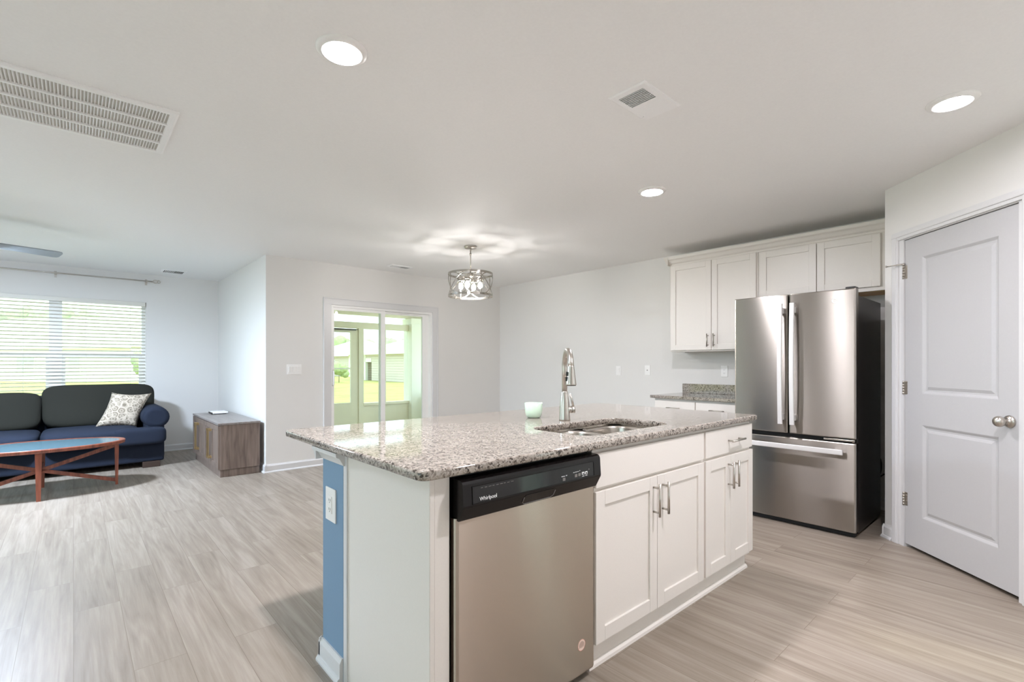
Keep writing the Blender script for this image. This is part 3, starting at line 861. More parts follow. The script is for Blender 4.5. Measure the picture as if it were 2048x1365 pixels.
# electrical plates
def plate(name, T, label, cat, kind_, w_=.072, h_=.117):
    o = empty(name, T.translation, label, cat)
    MB(T).box(-w_ / 2, w_ / 2, -.006, 0, -h_ / 2, h_ / 2, .003).build('cover_plate', 'plastic', o)
    if kind_ == 'outlet':
        MB(T).box(-.017, .017, -.0085, -.005, -.034, .034, .002).build('receptacle', 'plastic', o)
        mb = MB(T)
        for z in (-.018, .018):
            mb.box(-.008, -.0055, -.0091, -.008, z - .003, z + .006).box(.0055, .008, -.0091, -.008, z - .003, z + .006).cyl((0, -.0091, z - .008), (0, -.008, z - .008), .0024, seg=10)
        mb.build('slots', 'slot', o)
    elif kind_ == 'coax':
        MB(T).cyl((0, -.011, .0), (0, -.005, 0), .006, seg=12).build('jack', 'slot', o)
    else:
        n = kind_
        for k in range(n):
            x = (k - (n - 1) / 2) * .046
            T2 = T @ Matrix.Translation((x, -.006, 0)) @ Matrix.Rotation(math.radians(4), 4, 'X')
            MB(T2).box(-.0165, .0165, -.005, .003, -.033, .033, .002).build('rocker', 'plastic', o)
    return o
R90 = Matrix.Rotation(-PI / 2, 4, 'Z')
plate('wall_outlet', Matrix.Translation((IX0 - .006, 1.928, .657)) @ R90, 'white outlet on the blue end of the island', 'outlet', 'outlet', .098, .132)
plate('light_switch', Matrix.Translation((XR, 3.615, 1.134)) @ R90, 'white single light switch on the kitchen wall, left of two small plates', 'switch', 1)
plate('cable_outlet', Matrix.Translation((XR, 3.205, 1.144)) @ R90, 'white cable plate with a dark jack between the light switch and the wall cabinet', 'outlet', 'coax')
plate('wall_outlet', Matrix.Translation((XR, 2.292, 1.140)) @ R90, 'white outlet under the wall cabinets beside the fridge', 'outlet', 'outlet')
plate('light_switch', Matrix.Translation((1.90, YB, 1.155)), 'white wide three-gang switch plate left of the sliding door', 'switch', 3, .164, .117)

# ------------------------------------------------------------------ kitchen wall: cabinets, counter, fridge
def KT(X, Y): return Matrix.Translation((X, Y, 0)) @ R90          # local x runs towards -Y, local -y faces -X
XD = 4.718
def wall_cab(name, y1, y0, zb, zt, doors, label, pulls, raw=False, dz=(.015, .0)):
    T = KT(XD + .019, y1); c = empty(name, (XR - .15, (y0 + y1) / 2, zb), label, 'cabinet')
    W_ = y1 - y0
    MB(T).box(0, W_, 0, XR - XD - .023, zb, zt, .0015, 1).build('carcass', 'cab', c)
    if raw:
        MB(T).box(.02, W_ - .02, .025, XR - XD - .022, zb - .004, zb).build('bottom_panel', 'raw_wood', c)
    for (a, b_), p in zip(doors, pulls):
        mb = MB(T); shaker(mb, y1 - a, y1 - b_, zb + dz[0], zt - dz[1], -.019, .019, .056); d = mb.build('cabinet_door', 'cab', c)
        if p is not None:
            mb = MB(T); pull(mb, (y1 - p, -.019, 1.455), .13); mb.build('handle', 'nickel', d)
    return c
uc = wall_cab('upper_cabinet', 2.742, 1.842, 1.346, 2.30, [(2.726, 2.286), (2.280, 1.856)], 'tall white wall cabinet with two handled doors left of the fridge', [2.315, 2.25], False, (.014, .045))
uf = wall_cab('upper_cabinet', 1.840, .800, 1.800, 2.30, [(1.822, 1.362), (1.356, .915)], 'short white wall cabinet with two doors above the fridge', [None, None], True, (.033, .052))

cr_p = [(0, 0), (.006, 0), (.010, .014), (.022, .026), (.034, .052), (.046, .064), (.050, .090), (0, .090)]
zc = 2.258
for par, ya, yb_ in ((uc, 2.742, 1.841), (uf, 1.841, .800)):
    mb = MB()
    mb.loops([[(XD + .0185 - q, y, zc + z) for q, z in cr_p] for y in (ya, yb_)], True, (True, True), False)
    if par is uc:
        mb.loops([[(x, 2.742 + q, zc + z) for q, z in cr_p] for x in (XD + .018 - .05, XR - .004)], True, (True, True), False)
        mb.box(XD - .03, XD + .018, 2.742, 2.79, zc + .062, zc + .090)
    mb.build('crown_molding', 'cab', par)

bc = empty('counter_base_cabinet', (4.72, 2.29, 0), 'white base cabinet under the granite counter by the fridge', 'cabinet')
T = KT(4.42, 2.732)
W_ = 2.732 - 1.842
MB(T).box(0, W_, 0, .60, .10, .872, .0015, 1).build('carcass', 'cab', bc)
MB(T).box(0, W_, .07, .09, 0, .10).build('toe_board', 'cab', bc)
for a, b_ in ((.012, W_ / 2 - .004), (W_ / 2 + .004, W_ - .012)):
    d = MB(T).box(a, b_, -.019, 0, .716, .852, .002, 1).build('drawer_front', 'cab', bc)
    mb = MB(T); pull(mb, ((a + b_) / 2, -.019, .785), .14, False); mb.build('handle', 'nickel', d)
    mb = MB(T); shaker(mb, a, b_, .12, .70, -.019); d = mb.build('cabinet_door', 'cab', bc)
    mb = MB(T); pull(mb, (b_ - .03 if a < .1 else a + .03, -.019, .61), .13); mb.build('handle', 'nickel', d)
cc = empty('wall_countertop', (4.7, 2.3, .875), 'short granite counter with backsplash against the kitchen wall', 'countertop')
MB().box(4.376, XR - .002, 1.842, 2.762, .873, .902, .006).build('granite_slab', 'granite', cc)
MB().box(XR - .022, XR - .002, 1.842, 2.752, .902, 1.002, .003).build('backsplash', 'granite', cc)

# fridge
FX, FY0, FY1, FT = 4.024, .918, 1.751, 1.746
FM = 1.346
fg = empty('refrigerator', (4.4, (FY0 + FY1) / 2, 0), 'stainless french door fridge with bottom freezer and black sides', 'refrigerator')
MB().box(FX + .072, 4.762, FY0 + .004, FY1 - .004, .022, 1.700, .004).build('fridge_body', 'fridge_side', fg)
MB().box(FX + .05, FX + .074, FY0 + .010, FY1 - .010, .035, 1.735).build('door_gasket', 'dark_gap', fg)
def fdoor(name, y0, y1, z0, z1):
    mb = MB(); r = .008
    L = []
    for z, i in ((z0, r), (z0 + .002, .002), (z0 + r, 0), (z1 - r, 0), (z1 - .002, .002), (z1, r)):
        pts = []
        for y, x in ((y0 + .0, FX + .062), (y0, FX + .010), (y0 + .003, FX + .003), (y0 + .011, FX), (y1 - .011, FX), (y1 - .003, FX + .003), (y1, FX + .010), (y1, FX + .062)):
            cy_ = (y0 + y1) / 2
            pts.append((min(x + i, FX + .062), y + (i if y < cy_ else -i) * .4, z))
        L.append(pts)
    mb.loops(L, True, (True, True), False)
    return mb.build(name, 'steel', fg)
dl = fdoor('fridge_door', FM + .0035, FY1, .693, FT)
drr = fdoor('fridge_door', FY0, FM - .0035, .693, FT)
dz_ = fdoor('freezer_drawer', FY0, FY1, .040, .663)
def fhandle(y, par, z0, z1):
    mb = MB()
    mb.loops([[(FX - .058 - bow, y - .016, z), (FX - .062 - bow, y - .012, z), (FX - .062 - bow, y + .012, z), (FX - .058 - bow, y + .016, z), (FX - .042 - bow, y + .014, z), (FX - .042 - bow, y - .014, z)]
              for z, bow in [(z0 + (z1 - z0) * k / 10, .014 * math.sin(PI * k / 10)) for k in range(11)]], True, (True, True), False)
    for z in (z0 + .05, z1 - .05):
        mb.box(FX - .05, FX, y - .010, y + .010, z - .022, z + .022, .003)
    mb.build('handle', 'fridge_handle', par)
fhandle(1.387, dl, .765, 1.672)
fhandle(1.305, drr, .765, 1.672)
mb = MB(); z = .600
mb.loops([[(FX - .058, y, z - .019), (FX - .062, y, z - .015), (FX - .062, y, z + .015), (FX - .058, y, z + .019), (FX - .042, y, z + .017), (FX - .042, y, z - .017)] for y in (.985, 1.684)], True, (True, True), False)
for y in (1.03, 1.64): mb.box(FX - .05, FX, y - .02, y + .02, z - .010, z + .010, .003)
mb.build('handle', 'fridge_handle', dz_)
mb = MB(); ey, ez, er = 1.045, 1.668, .017
em = MB().cyl((FX - .0012, ey, ez), (FX + .001, ey, ez), er, seg=32).build('emblem', 'nickel', drr)
for rr in (er - .001, er * .72):
    MB().tube([(FX - .0014, ey + rr * math.cos(a), ez + rr * math.sin(a)) for a in [2 * PI * i / 30 for i in range(30)]], .0007, 6, True).build('emblem_ring', 'white_print', em)
text('emblem_letters', 'GE', .014, Matrix.Translation((FX - .0014, ey, ez)) @ R90 @ Matrix.Rotation(PI / 2, 4, 'X'), 'white_print', em)
mb = MB()
mb.box(FX + .012, FX + .05, FY0 + .02, FY0 + .20, .672, .684, .002).cyl((FX + .02, FY0 + .02, .667), (FX + .02, FY0 + .02, .69), .010, seg=12)
mb.build('door_hinge', 'chrome', fg)
MB().box(FX + .03, FX + .11, FY0 + .01, FY0 + .07, 1.7465, 1.762, .004).build('hinge_cover', 'fridge_side', fg)
MB().box(FX + .03, FX + .08, FY0 + .012, FY1 - .012, .008, .040).build('base_grille', 'dark_gap', fg)
for y in (FY0 + .05, FY1 - .05):
    for x in (FX + .1, 4.70):
        MB().cyl((x, y, 0), (x, y, .024), .02, seg=14).build('foot', 'chrome', fg)
pc_ = MB(); pth = []
for i in range(26):
    a = i / 25
    pth.append((4.766 + .262 * a, .962 - .02 * math.sin(a * PI * 2.2), .47 - .17 * a - .10 * math.sin(a * PI)))
pc_.tube(pth, .006, 8).tube([(4.80, .955 + .03 * math.cos(t), .40 + .09 * math.sin(t)) for t in [2 * PI * i / 20 for i in range(20)]], .005, 8, True)
tag(pc_.build('power_cord', 'cord'), 'black coiled power cord hanging behind the fridge', 'cord')

# ------------------------------------------------------------------ ceiling fixtures
def downlight(x, y, label, lens='lens'):
    o = empty('recessed_light', (x, y, H), label, 'ceiling light', 'recessed ceiling lights')
    MB().lathe([(.097, 0), (.097, -.003), (.092, -.008), (.078, -.014), (.071, -.014), (.069, -.006), (.069, 0)], (x, y, H), (0, 0, 1), 40, (False, False)).build('trim_ring', 'plastic', o)
    MB().lathe([(.0685, -.004), (.0685, -.0085), (.05, -.0105), (.001, -.011)], (x, y, H), (0, 0, 1), 40, (True, True)).build('lens', lens, o)
    return o
downlight(.778, 1.855, 'large round recessed light nearest the camera, beside the long return vent')
downlight(3.040, .317, 'round recessed light over the pantry door', 'lens_low')
downlight(3.036, 1.899, 'round recessed light in the middle of the ceiling toward the wall cabinets', 'lens_soft')
downlight(2.0, .20, 'unseen round recessed light added above the island aisle', 'lens_added')  # extra unseen fixture, added to brighten the cabinet and appliance fronts

# supply register, half grille half blank
rg = empty('ceiling_register', (1.977, 1.277, H), 'small square white ceiling vent with a grey louvred half', 'vent')
x0, x1, y0, y1 = 1.826, 2.129, 1.178, 1.371
mb = MB(); zt = H - .007
mb.loops([[(x0 + i, y0 + i, z), (x1 - i, y0 + i, z), (x1 - i, y1 - i, z), (x0 + i, y1 - i, z)] for i, z in ((0, H), (0, H - .003), (.008, zt))], True, (True, False), False)
gx0, gx1, gy0, gy1 = 1.864, 1.971, 1.211, 1.340
for a in ((x0 + .008, gx0, y0 + .008, y1 - .008), (gx1, x1 - .008, y0 + .008, y1 - .008), (gx0, gx1, y0 + .008, gy0), (gx0, gx1, gy1, y1 - .008)):
    mb.box(a[0], a[1], a[2], a[3], zt - .0005, zt + .003)
mb.build('face_plate', 'vent_metal', rg)
MB().box(gx0, gx1, gy0, gy1, zt + .0045, zt + .006).build('duct_shade', 'vent_dark', rg)  # flat sheet, the shade inside the duct put into its colour
mb = MB()
for i in range(8):
    x = gx0 + .006 + i * (gx1 - gx0 - .008) / 8
    mb.bar((x, gy0, zt + .001), (x, gy1, zt + .001), .0022, .009, (.7, 0, 1))
for i in range(1, 16):
    y = gy0 + i * (gy1 - gy0) / 16
    mb.box(gx0, gx1, y - .0006, y + .0006, zt + .002, zt + .0035)
mb.build('louvers', 'vent_metal', rg)
MB().bar((2.075, 1.346, zt - .004), (2.085, 1.362, zt - .004), .004, .004).build('damper_lever', 'vent_metal', rg)

# long return grille
rt = empty('return_air_grille', (-.02, 3.145, H), 'long white return air grille with grey filter in the ceiling', 'vent')
x0, x1, y0, y1 = -.42, .385, 2.838, 3.452
mb = MB()
mb.loops([[(x0 + i, y0 + i, z), (x1 - i, y0 + i, z), (x1 - i, y1 - i, z), (x0 + i, y1 - i, z)] for i, z in ((0, H), (0, H - .006), (.010, H - .012), (.034, H - .012), (.036, H - .002))], True, (False, False), False)
mb.build('frame', 'vent_metal', rt)
MB().box(x0 + .03, x1 - .03, y0 + .03, y1 - .03, H - .0035, H - .0015).build('filter', 'filter', rt)
mb = MB(); n = 4
for k in range(1, n):
    y = y0 + .034 + k * (y1 - y0 - .068) / n
    mb.box(x0 + .03, x1 - .03, y - .007, y + .007, H - .0145, H - .004)
mb.build('cross_bars', 'vent_metal', rt)
mb = MB(); x = x0 + .045
while x < x1 - .04:
    mb.bar((x, y0 + .034, H - .0065), (x, y1 - .034, H - .0065), .0018, .0075, (.75, 0, 1)); x += .0125
mb.build('louvers', 'vent_metal', rt)

def small_vent(cx, cy, wx, wy, label):
    o = empty('ceiling_vent', (cx, cy, H), label, 'vent')
    x0, x1, y0, y1 = cx - wx / 2, cx + wx / 2, cy - wy / 2, cy + wy / 2
    mb = MB()
    mb.loops([[(x0 + i, y0 + i, z), (x1 - i, y0 + i, z), (x1 - i, y1 - i, z), (x0 + i, y1 - i, z)] for i, z in ((0, H), (0, H - .004), (.01, H - .008), (.026, H - .008), (.028, H - .002))], True, (False, False), False)
    mb.build('frame', 'vent_metal', o)
    MB().box(x0 + .02, x1 - .02, y0 + .02, y1 - .02, H - .003, H - .001).build('duct_shade', 'vent_dark', o)  # flat dark sheet standing in for shade behind the louvers
    mb = MB()
    for k in range(1, 12):
        x = x0 + .026 + k * (wx - .052) / 12
        mb.bar((x, y0 + .026, H - .0055), (x, y1 - .026, H - .0055), .0018, .007, (.8 if k > 6 else -.8, 0, 1))
    mb.build('louvers', 'vent_metal', o)
small_vent(.985, 7.80, .27, .26, 'small white ceiling vent near the living room window')
small_vent(3.05, 5.50, .30, .16, 'small white ceiling vent in front of the sliding door')

# drum chandelier
CX, CYY = 3.066, 4.054
ch = empty('chandelier', (CX, CYY, H), 'round openwork metal drum chandelier with lit bulbs in the dining corner', 'chandelier')
MB().lathe([(.001, 0), (.064, 0), (.066, -.006), (.062, -.020), (.001, -.022)], (CX, CYY, H), (0, 0, 1), 36).build('canopy', 'nickel', ch)
mb = MB().cyl((CX, CYY, H - .02), (CX, CYY, 2.15), .0065, seg=14)
mb.cyl((CX, CYY, 2.345), (CX, CYY, 2.365), .011, seg=14).cyl((CX, CYY, 2.395), (CX, CYY, 2.42), .010, seg=14)
mb.build('stem', 'nickel', ch)
ZT, ZB, RD = 2.148, 1.926, .232
def ring(mb, z, r, hw, th, seg=56):
    L = []
    for i in range(seg):
        a = 2 * PI * i / seg; c, s_ = math.cos(a), math.sin(a)
        L.append([(CX + (r - th) * c, CYY + (r - th) * s_, z - hw), (CX + r * c, CYY + r * s_, z - hw), (CX + r * c, CYY + r * s_, z + hw), (CX + (r - th) * c, CYY + (r - th) * s_, z + hw)])
    L.append(L[0]); mb.loops(L, True, (False, False), False)
for z in (ZT, ZB):
    mb = MB(); ring(mb, z, RD, .011, .004); mb.build('drum_ring', 'chrome', ch)
def dp(a, z): return (CX + (RD - .002) * math.cos(a), CYY + (RD - .002) * math.sin(a), z)
for k in range(4):
    a = PI / 4 + .62 + k * PI / 2
    mb = MB(); mb.bar(dp(a, ZB), dp(a, ZT), .010, .005, (math.cos(a), math.sin(a), 0)); mb.build('drum_upright', 'chrome', ch)
for k in range(6):
    for sg in (1, -1):
        a0 = .4 + k * PI / 3
        mb = MB()
        pts = []
        for i in range(13):
            tt = i / 12
            pts.append((a0 + sg * tt * PI / 2.2, ZB + (ZT - ZB) * (.5 - .5 * math.cos(PI * tt))))
        L = []
        for a, z in pts:
            c, s_ = math.cos(a), math.sin(a); r = RD - .001 - (.003 if sg > 0 else 0)
            L.append([(CX + (r - .0025) * c, CYY + (r - .0025) * s_, z - .006), (CX + r * c, CYY + r * s_, z - .006), (CX + r * c, CYY + r * s_, z + .006), (CX + (r - .0025) * c, CYY + (r - .0025) * s_, z + .006)])
        mb.loops(L, True, (True, True), False); mb.build('curved_band', 'chrome', ch)
mb = MB()
for k in range(2):
    a = .62 + PI / 4 + k * PI / 2
    mb.bar(dp(a, ZT), dp(a + PI, ZT), .012, .006)
mb.lathe([(.001, .012), (.03, .012), (.03, -.03), (.001, -.034)], (CX, CYY, ZT), (0, 0, 1), 20)
mb.build('cross_arm', 'chrome', ch)
for k in range(4):
    a = .62 + k * PI / 2; bx, by = CX + .105 * math.cos(a), CYY + .105 * math.sin(a)
    mb = MB(); mb.bar((CX, CYY, ZT - .02), (bx, by, ZT - .02), .010, .006).lathe([(.012, -.012), (.016, -.016), (.030, -.050), (.034, -.088), (.032, -.088), (.028, -.052), (.012, -.03)], (bx, by, ZT), (0, 0, 1), 24, (True, True))
    so = mb.build('lamp_socket', 'chrome', ch)
    MB().lathe([(.001, -.060), (.010, -.060), (.011, -.078), (.018, -.100), (.022, -.118), (.020, -.136), (.010, -.150), (.001, -.152)], (bx, by, ZT), (0, 0, 1), 20).build('bulb', 'bulb', so)

# ceiling fan (one blade reaches into the picture)
HX, HY, HZ = -.70, 5.77, 2.20
fn = empty('ceiling_fan', (HX, HY, H), 'grey blade of a ceiling fan reaching in from the left edge near the window', 'ceiling fan')
MB().lathe([(.001, 0), (.07, 0), (.07, -.03), (.045, -.045), (.016, -.05), (.016, -.14), (.06, -.15), (.11, -.17), (.125, -.21), (.13, -.25), (.185, -.262), (.185, -.285), (.172, -.285), (.172, -.28), (.001, -.28)], (HX, HY, H), (0, 0, 1), 32).build('motor_housing', 'nickel', fn)
MB().lathe([(.170, -.284), (.170, -.287), (.15, -.300), (.08, -.308), (.001, -.310)], (HX, HY, H), (0, 0, 1), 28).build('added_light_globe', mat('lit_added_globe', (214, 232, 255), .4, emit=185), fn)  # unseen light kit, added and widened to fill the living room
b0 = math.atan2(.34, .94)
for k in range(4):
    a = b0 + k * 2 * PI / 4
    T = Matrix.Translation((HX, HY, HZ)) @ Matrix.Rotation(a, 4, 'Z') @ Matrix.Rotation(math.radians(-13), 4, 'X')
    mb = MB(T); mb.loops([[(x, y, z) for x, y in ((.19, -.05), (.62, -.068), (.645, -.06), (.655, -.04), (.655, .04), (.645, .06), (.62, .068), (.19, .05))] for z in (-.004, .004)], True, (True, True), False)
    bd = mb.build('fan_blade', 'fanblade', fn)
    MB(T).box(.09, .24, -.02, .02, .004, .010).build('blade_iron', 'nickel', bd)

# ------------------------------------------------------------------ living room furniture
so = empty('sofa', (-.27, 7.6, 0), 'dark navy rolled-arm sofa under the living room window', 'sofa')
SXL, SXR = -1.40, .86
MB().box(SXL + .05, SXR - .05, 7.13, 8.14, .065, .30, .03, 3).build('base', 'navy', so)
MB().box(SXL + .1, SXR - .1, 7.86, 8.15, .28, .84, .06, 3).build('back_frame', 'navy', so)
for sg, xc in ((1, .725), (-1, -1.265)):
    mb = MB()
    mb.box(xc - .09, xc + .09, 7.15, 8.12, .10, .60, .03, 3)
    L = []
    for y, r in ((7.135, .08), (7.14, .11), (7.16, .124), (7.4, .128), (7.9, .126), (8.10, .122), (8.12, .09)):
        L.append([(xc + .01 * sg + r * 1.06 * math.cos(2 * PI * i / 24), y, .582 + r * 1.02 * math.sin(2 * PI * i / 24)) for i in range(24)])
    mb.loops(L, True, (True, True))
    mb.build('arm', 'navy', so)
for x0, x1, ear in ((SXL + .04, -.272, -1), (-.268, SXR - .04, 1)):
    mb = MB()
    xi0, xi1 = (x0, x1 - .0) if ear > 0 else (x0, x1)
    m0, m1 = (x0, x1 - .24) if ear > 0 else (x0 + .24, x1)
    mb.soft(((m0 + m1) / 2, 7.42, .385), ((m1 - m0) / 2, .42, .10), 6, 14, lambda p: Vector((p.x, p.y, p.z * (1 + .12 * (1 - p.x ** 2) * (1 - p.y ** 2)) - (.25 * max(0, -p.y - .6)))))
    if ear > 0: mb.soft((x1 - .25, 7.08, .382), (.25, .09, .098), 5, 12)
    else: mb.soft((x0 + .25, 7.08, .382), (.25, .09, .098), 5, 12)
    mb.build('seat_cushion', 'navy', so)
Rb = Matrix.Rotation(math.radians(-14), 3, 'X')
def backfn(p):
    e = abs(p.x) ** 6 * (1 if p.z > .3 else .3)
    return Vector((p.x * (1 + .03 * max(0, p.z)), p.y * (1 - .35 * p.z * .5) * (1 - .25 * abs(p.x) ** 3), p.z + .05 * e - .06 * (1 - p.x ** 2) * max(0, p.z) * .6))
for x0, x1, zt in ((SXL + .16, -.272, .90), (-.268, .77, .975)):
    zb = .45
    mb = MB(); mb.soft(((x0 + x1) / 2, 7.76, (zt + zb) / 2), ((x1 - x0) / 2, .13, (zt - zb) / 2), 5, 16, backfn, Rb)
    mb.build('back_cushion', 'navy_back', so)
for x in (SXL + .17, SXR - .20):
    for y in (7.17, 8.06):
        MB().box(x - .06, x + .11, y - .05, y + .05, 0, .07, .006).build('foot', 'foot_wood', so)

# throw pillow
mb = MB()
Rp = Matrix.Rotation(math.radians(-22), 3, 'X')
g = 18; ctr = Vector((.452, 7.46, .668))
def pil_grid(mb):
    for sg in (-1, 1):
        rows = []
        for i in range(g + 1):
            r_ = []
            for j in range(g + 1):
                u, v_ = -1 + 2 * i / g, -1 + 2 * j / g
                q = max(0, (1 - abs(u) ** 3) * (1 - abs(v_) ** 3)) ** .55
                k = .86 + .14 * (abs(u * v_)) ** 1.5
                sx_ = u * (.88 + .12 * v_ * v_) ; sz_ = v_ * (.88 + .12 * u * u)
                p = Vector((sx_ * .192 + .082 * sz_, sg * .075 * q, sz_ * .212 - .012 * sx_))
                r_.append(mb.v(ctr + Rp @ p))
            rows.append(r_)
        for i in range(g):
            for j in range(g):
                f = [rows[i][j], rows[i + 1][j], rows[i + 1][j + 1], rows[i][j + 1]]
                mb.f(f if sg < 0 else f[::-1], True)
pil_grid(mb)
bmesh.ops.remove_doubles(mb.b, verts=list(mb.b.verts), dist=.0005)
tag(mb.build('throw_pillow', 'pillow'), 'cream and taupe patterned throw pillow leaning at the sofa arm', 'pillow')

# oval coffee table
tb = empty('coffee_table', (-.23, 6.33, 0), 'oval red-brown wooden coffee table with glass top in front of the sofa', 'table')
TCX, TCY, TA, TBv, THH = -.23, 6.33, .625, .372, .462
def ell(a, b_, z, n=64): return [(TCX + a * math.cos(2 * PI * i / n), TCY + b_ * math.sin(2 * PI * i / n), z) for i in range(n)]
mb = MB()
L = [ell(TA - .045, TBv - .045, THH - .004), ell(TA - .004, TBv - .004, THH), ell(TA, TBv, THH - .006), ell(TA - .004, TBv - .004, THH - .034), ell(TA - .040, TBv - .040, THH - .034)]
L.append(L[0]); mb.loops(L, True, (False, False))
mb.build('top_rim', 'cherry', tb)
mb = MB(); mb.loops([ell(TA - .046, TBv - .046, THH - .012), ell(TA - .046, TBv - .046, THH - .004)], True, (True, True), False)
mb.build('glass_top', 'table_glass', tb)
lp = [(.325, 6.35), (-.785, 6.31), (-.23, 6.003), (-.228, 6.657)]
for i, (x, y) in enumerate(lp):
    mb = MB(); d = Vector((x - TCX, y - TCY, 0)).normalized()
    mb.bar((x, y, 0), (x, y, THH - .03), .030, .020, d, .046, .034); mb.build('leg', 'cherry', tb)
for (ax, ay), (bx, by) in ((lp[0], lp[1]), (lp[2], lp[3])):
    for s_ in (0, 1):
        z0, z1 = (.045, THH - .06) if s_ else (THH - .06, .045)
        if (ax, ay) == lp[2] and s_: continue
        if (ax, ay) == lp[2]:
            z0 = z1 = .235
        mb = MB(); mb.bar((ax, ay, z0), (bx, by, z1), .024, .034); mb.build('stretcher', 'cherry', tb)

# sideboard
sb = empty('sideboard', (1.34, 6.68, 0), 'low grey-brown wooden sideboard with gold handles against the jog wall', 'sideboard')
BX0, BX1, BY0, BY1, BH = 1.140, 1.552, 5.935, 7.405, .583
MB().box(BX0 + .022, BX1, BY0 + .006, BY1 - .006, .082, BH - .022, .002, 1).build('carcass', 'grey_wood', sb)
MB().box(BX0, BX1 + .004, BY0, BY1, BH - .022, BH, .003).build('top', 'grey_wood_top', sb)
MB().box(BX0 + .028, BX1, BY0 + .03, BY1 - .03, 0, .083).build('plinth', 'grey_wood', sb)
T = KT(BX0 + .022, BY1 - .006); W_ = (BY1 - BY0 - .012) / 4
for k in range(4):
    mb = MB(T); shaker(mb, k * W_ + .003, (k + 1) * W_ - .003, .092, BH - .030, -.02, .02, .055, .010)
    d = mb.build('cabinet_door', 'grey_wood', sb)
    x = (k + 1) * W_ - .035 if k % 2 == 0 else k * W_ + .035
    mb = MB(T)
    mb.box(x - .009, x + .009, -.056, -.046, .17, .50, .003)
    for z in (.185, .485): mb.box(x - .011, x + .011, -.060, -.020, z - .014, z + .014, .003)
    mb.build('handle', 'gold', d)
rb = empty('wifi_router', (1.40, 7.72, BH), 'flat white device with a dark front edge on top of the sideboard', 'router')
rb.location = (1.385, 7.17, BH); WM[rb.name] = Matrix.Translation((1.385, 7.17, BH))
MB().box(1.30, 1.47, 7.05, 7.27, BH + .006, BH + .030, .010, 3).build('case', 'plastic', rb)
MB().box(1.292, 1.302, 7.08, 7.28, BH + .001, BH + .022, .003).build('dark_strip', 'black_plastic', rb)  # separate dark strip along one side of the white case
MB().box(1.32, 1.45, 7.07, 7.25, BH, BH + .007).build('foot_pad', 'black_plastic', rb)

# ------------------------------------------------------------------ screened porch and the world outside
PY = 8.27
GZ = -.30
struct('porch_floor', MB().box(XJ + TH, 6.2, YB + TH, PY + .12, -.14, -.03), 'concrete')
struct('porch_ceiling', MB().box(XJ + TH, 6.4, YB + TH, PY + .3, 2.22, 2.30), 'porch')
mb = MB(); pa, pb = PY, PY + .10
mb.box(XJ + TH, 5.4, pa, pb, 2.09, 2.22)                                   # top beam
mb.box(XJ + TH, 4.82, pa, pb, 1.85, 1.96)                                  # header
mb.box(2.80, 2.90, pa, pb, -.03, 1.85).box(3.775, 3.865, pa, pb, -.03, 1.85)
mb.box(4.10, 4.36, pa, pb, -.03, 2.09) if False else mb.box(4.22, 4.30, pa, pb, .50, 1.85)
mb.box(3.865, 4.80, pa + .02, pb - .02, -.03, .48).box(XJ + TH, 2.80, pa + .02, pb - .02, -.03, .48)
mb.box(3.865, 4.82, pa - .01, pb + .01, .47, .515).box(XJ + TH, 2.80, pa - .01, pb + .01, .47, .515)
struct('wall_porch', mb, 'porch')
struct('trim_2', MB().box(4.78, 5.12, pa - .10, pb + .1, -.03, 2.09, .006).box(4.76, 5.14, pa - .12, pb + .12, 1.97, 2.09, .01).box(4.80, 4.83, pa - .03, pb, .5, 1.98), 'porch_white')
struct('wall_porch_side', MB().box(5.10, 5.22, YB + TH + .03, pa - .12, -.03, .62).box(5.08, 5.24, YB + TH + .03, pa - .12, .60, .645), 'porch_white')
mb = MB()
for x0, x1, z0, z1 in ((3.865, 4.22, .515, 1.85), (4.30, 4.80, .515, 1.85), (XJ + TH, 2.80, .515, 1.85), (XJ + TH, 4.78, 1.96, 2.09)):
    mb.box(x0, x1, pa + .05, pa + .0515, z0, z1)
struct('window_4', mb, 'screen')
pdr = empty('screen_door', (3.34, PY, 0), 'beige porch screen door with a glazed upper half and a closer', 'door')
mb = MB(); a, b_ = PY + .02, PY + .06
mb.box(2.905, 3.02, a, b_, 0, 1.84).box(3.635, 3.77, a, b_, 0, 1.84).box(3.02, 3.635, a, b_, 1.77, 1.84).box(3.02, 3.635, a, b_, 0, .535)
df = mb.build('door_leaf', 'porch', pdr)
MB().box(3.02, 3.635, a + .018, a + .022, .535, 1.77).build('pane', 'screen', df)
MB().box(3.02, 3.635, a, b_, 1.125, 1.15).build('midrail', 'porch_white', pdr)
MB().cyl((3.30, PY - .005, 1.822), (3.66, PY - .005, 1.822), .015, seg=12).box(3.66, 3.72, PY - .015, PY + .02, 1.81, 1.835).cyl((3.66, PY - .005, 1.822), (3.76, PY + .0, 1.83), .006, seg=8).build('door_closer', 'vent_dark', pdr)

struct('lawn', MB().box(-120, 140, PY + .1, 200, GZ - .2, GZ), 'lawn')
struct('ground', MB().box(-120, 140, -60, PY + .1, GZ - .25, GZ - .05), 'concrete')

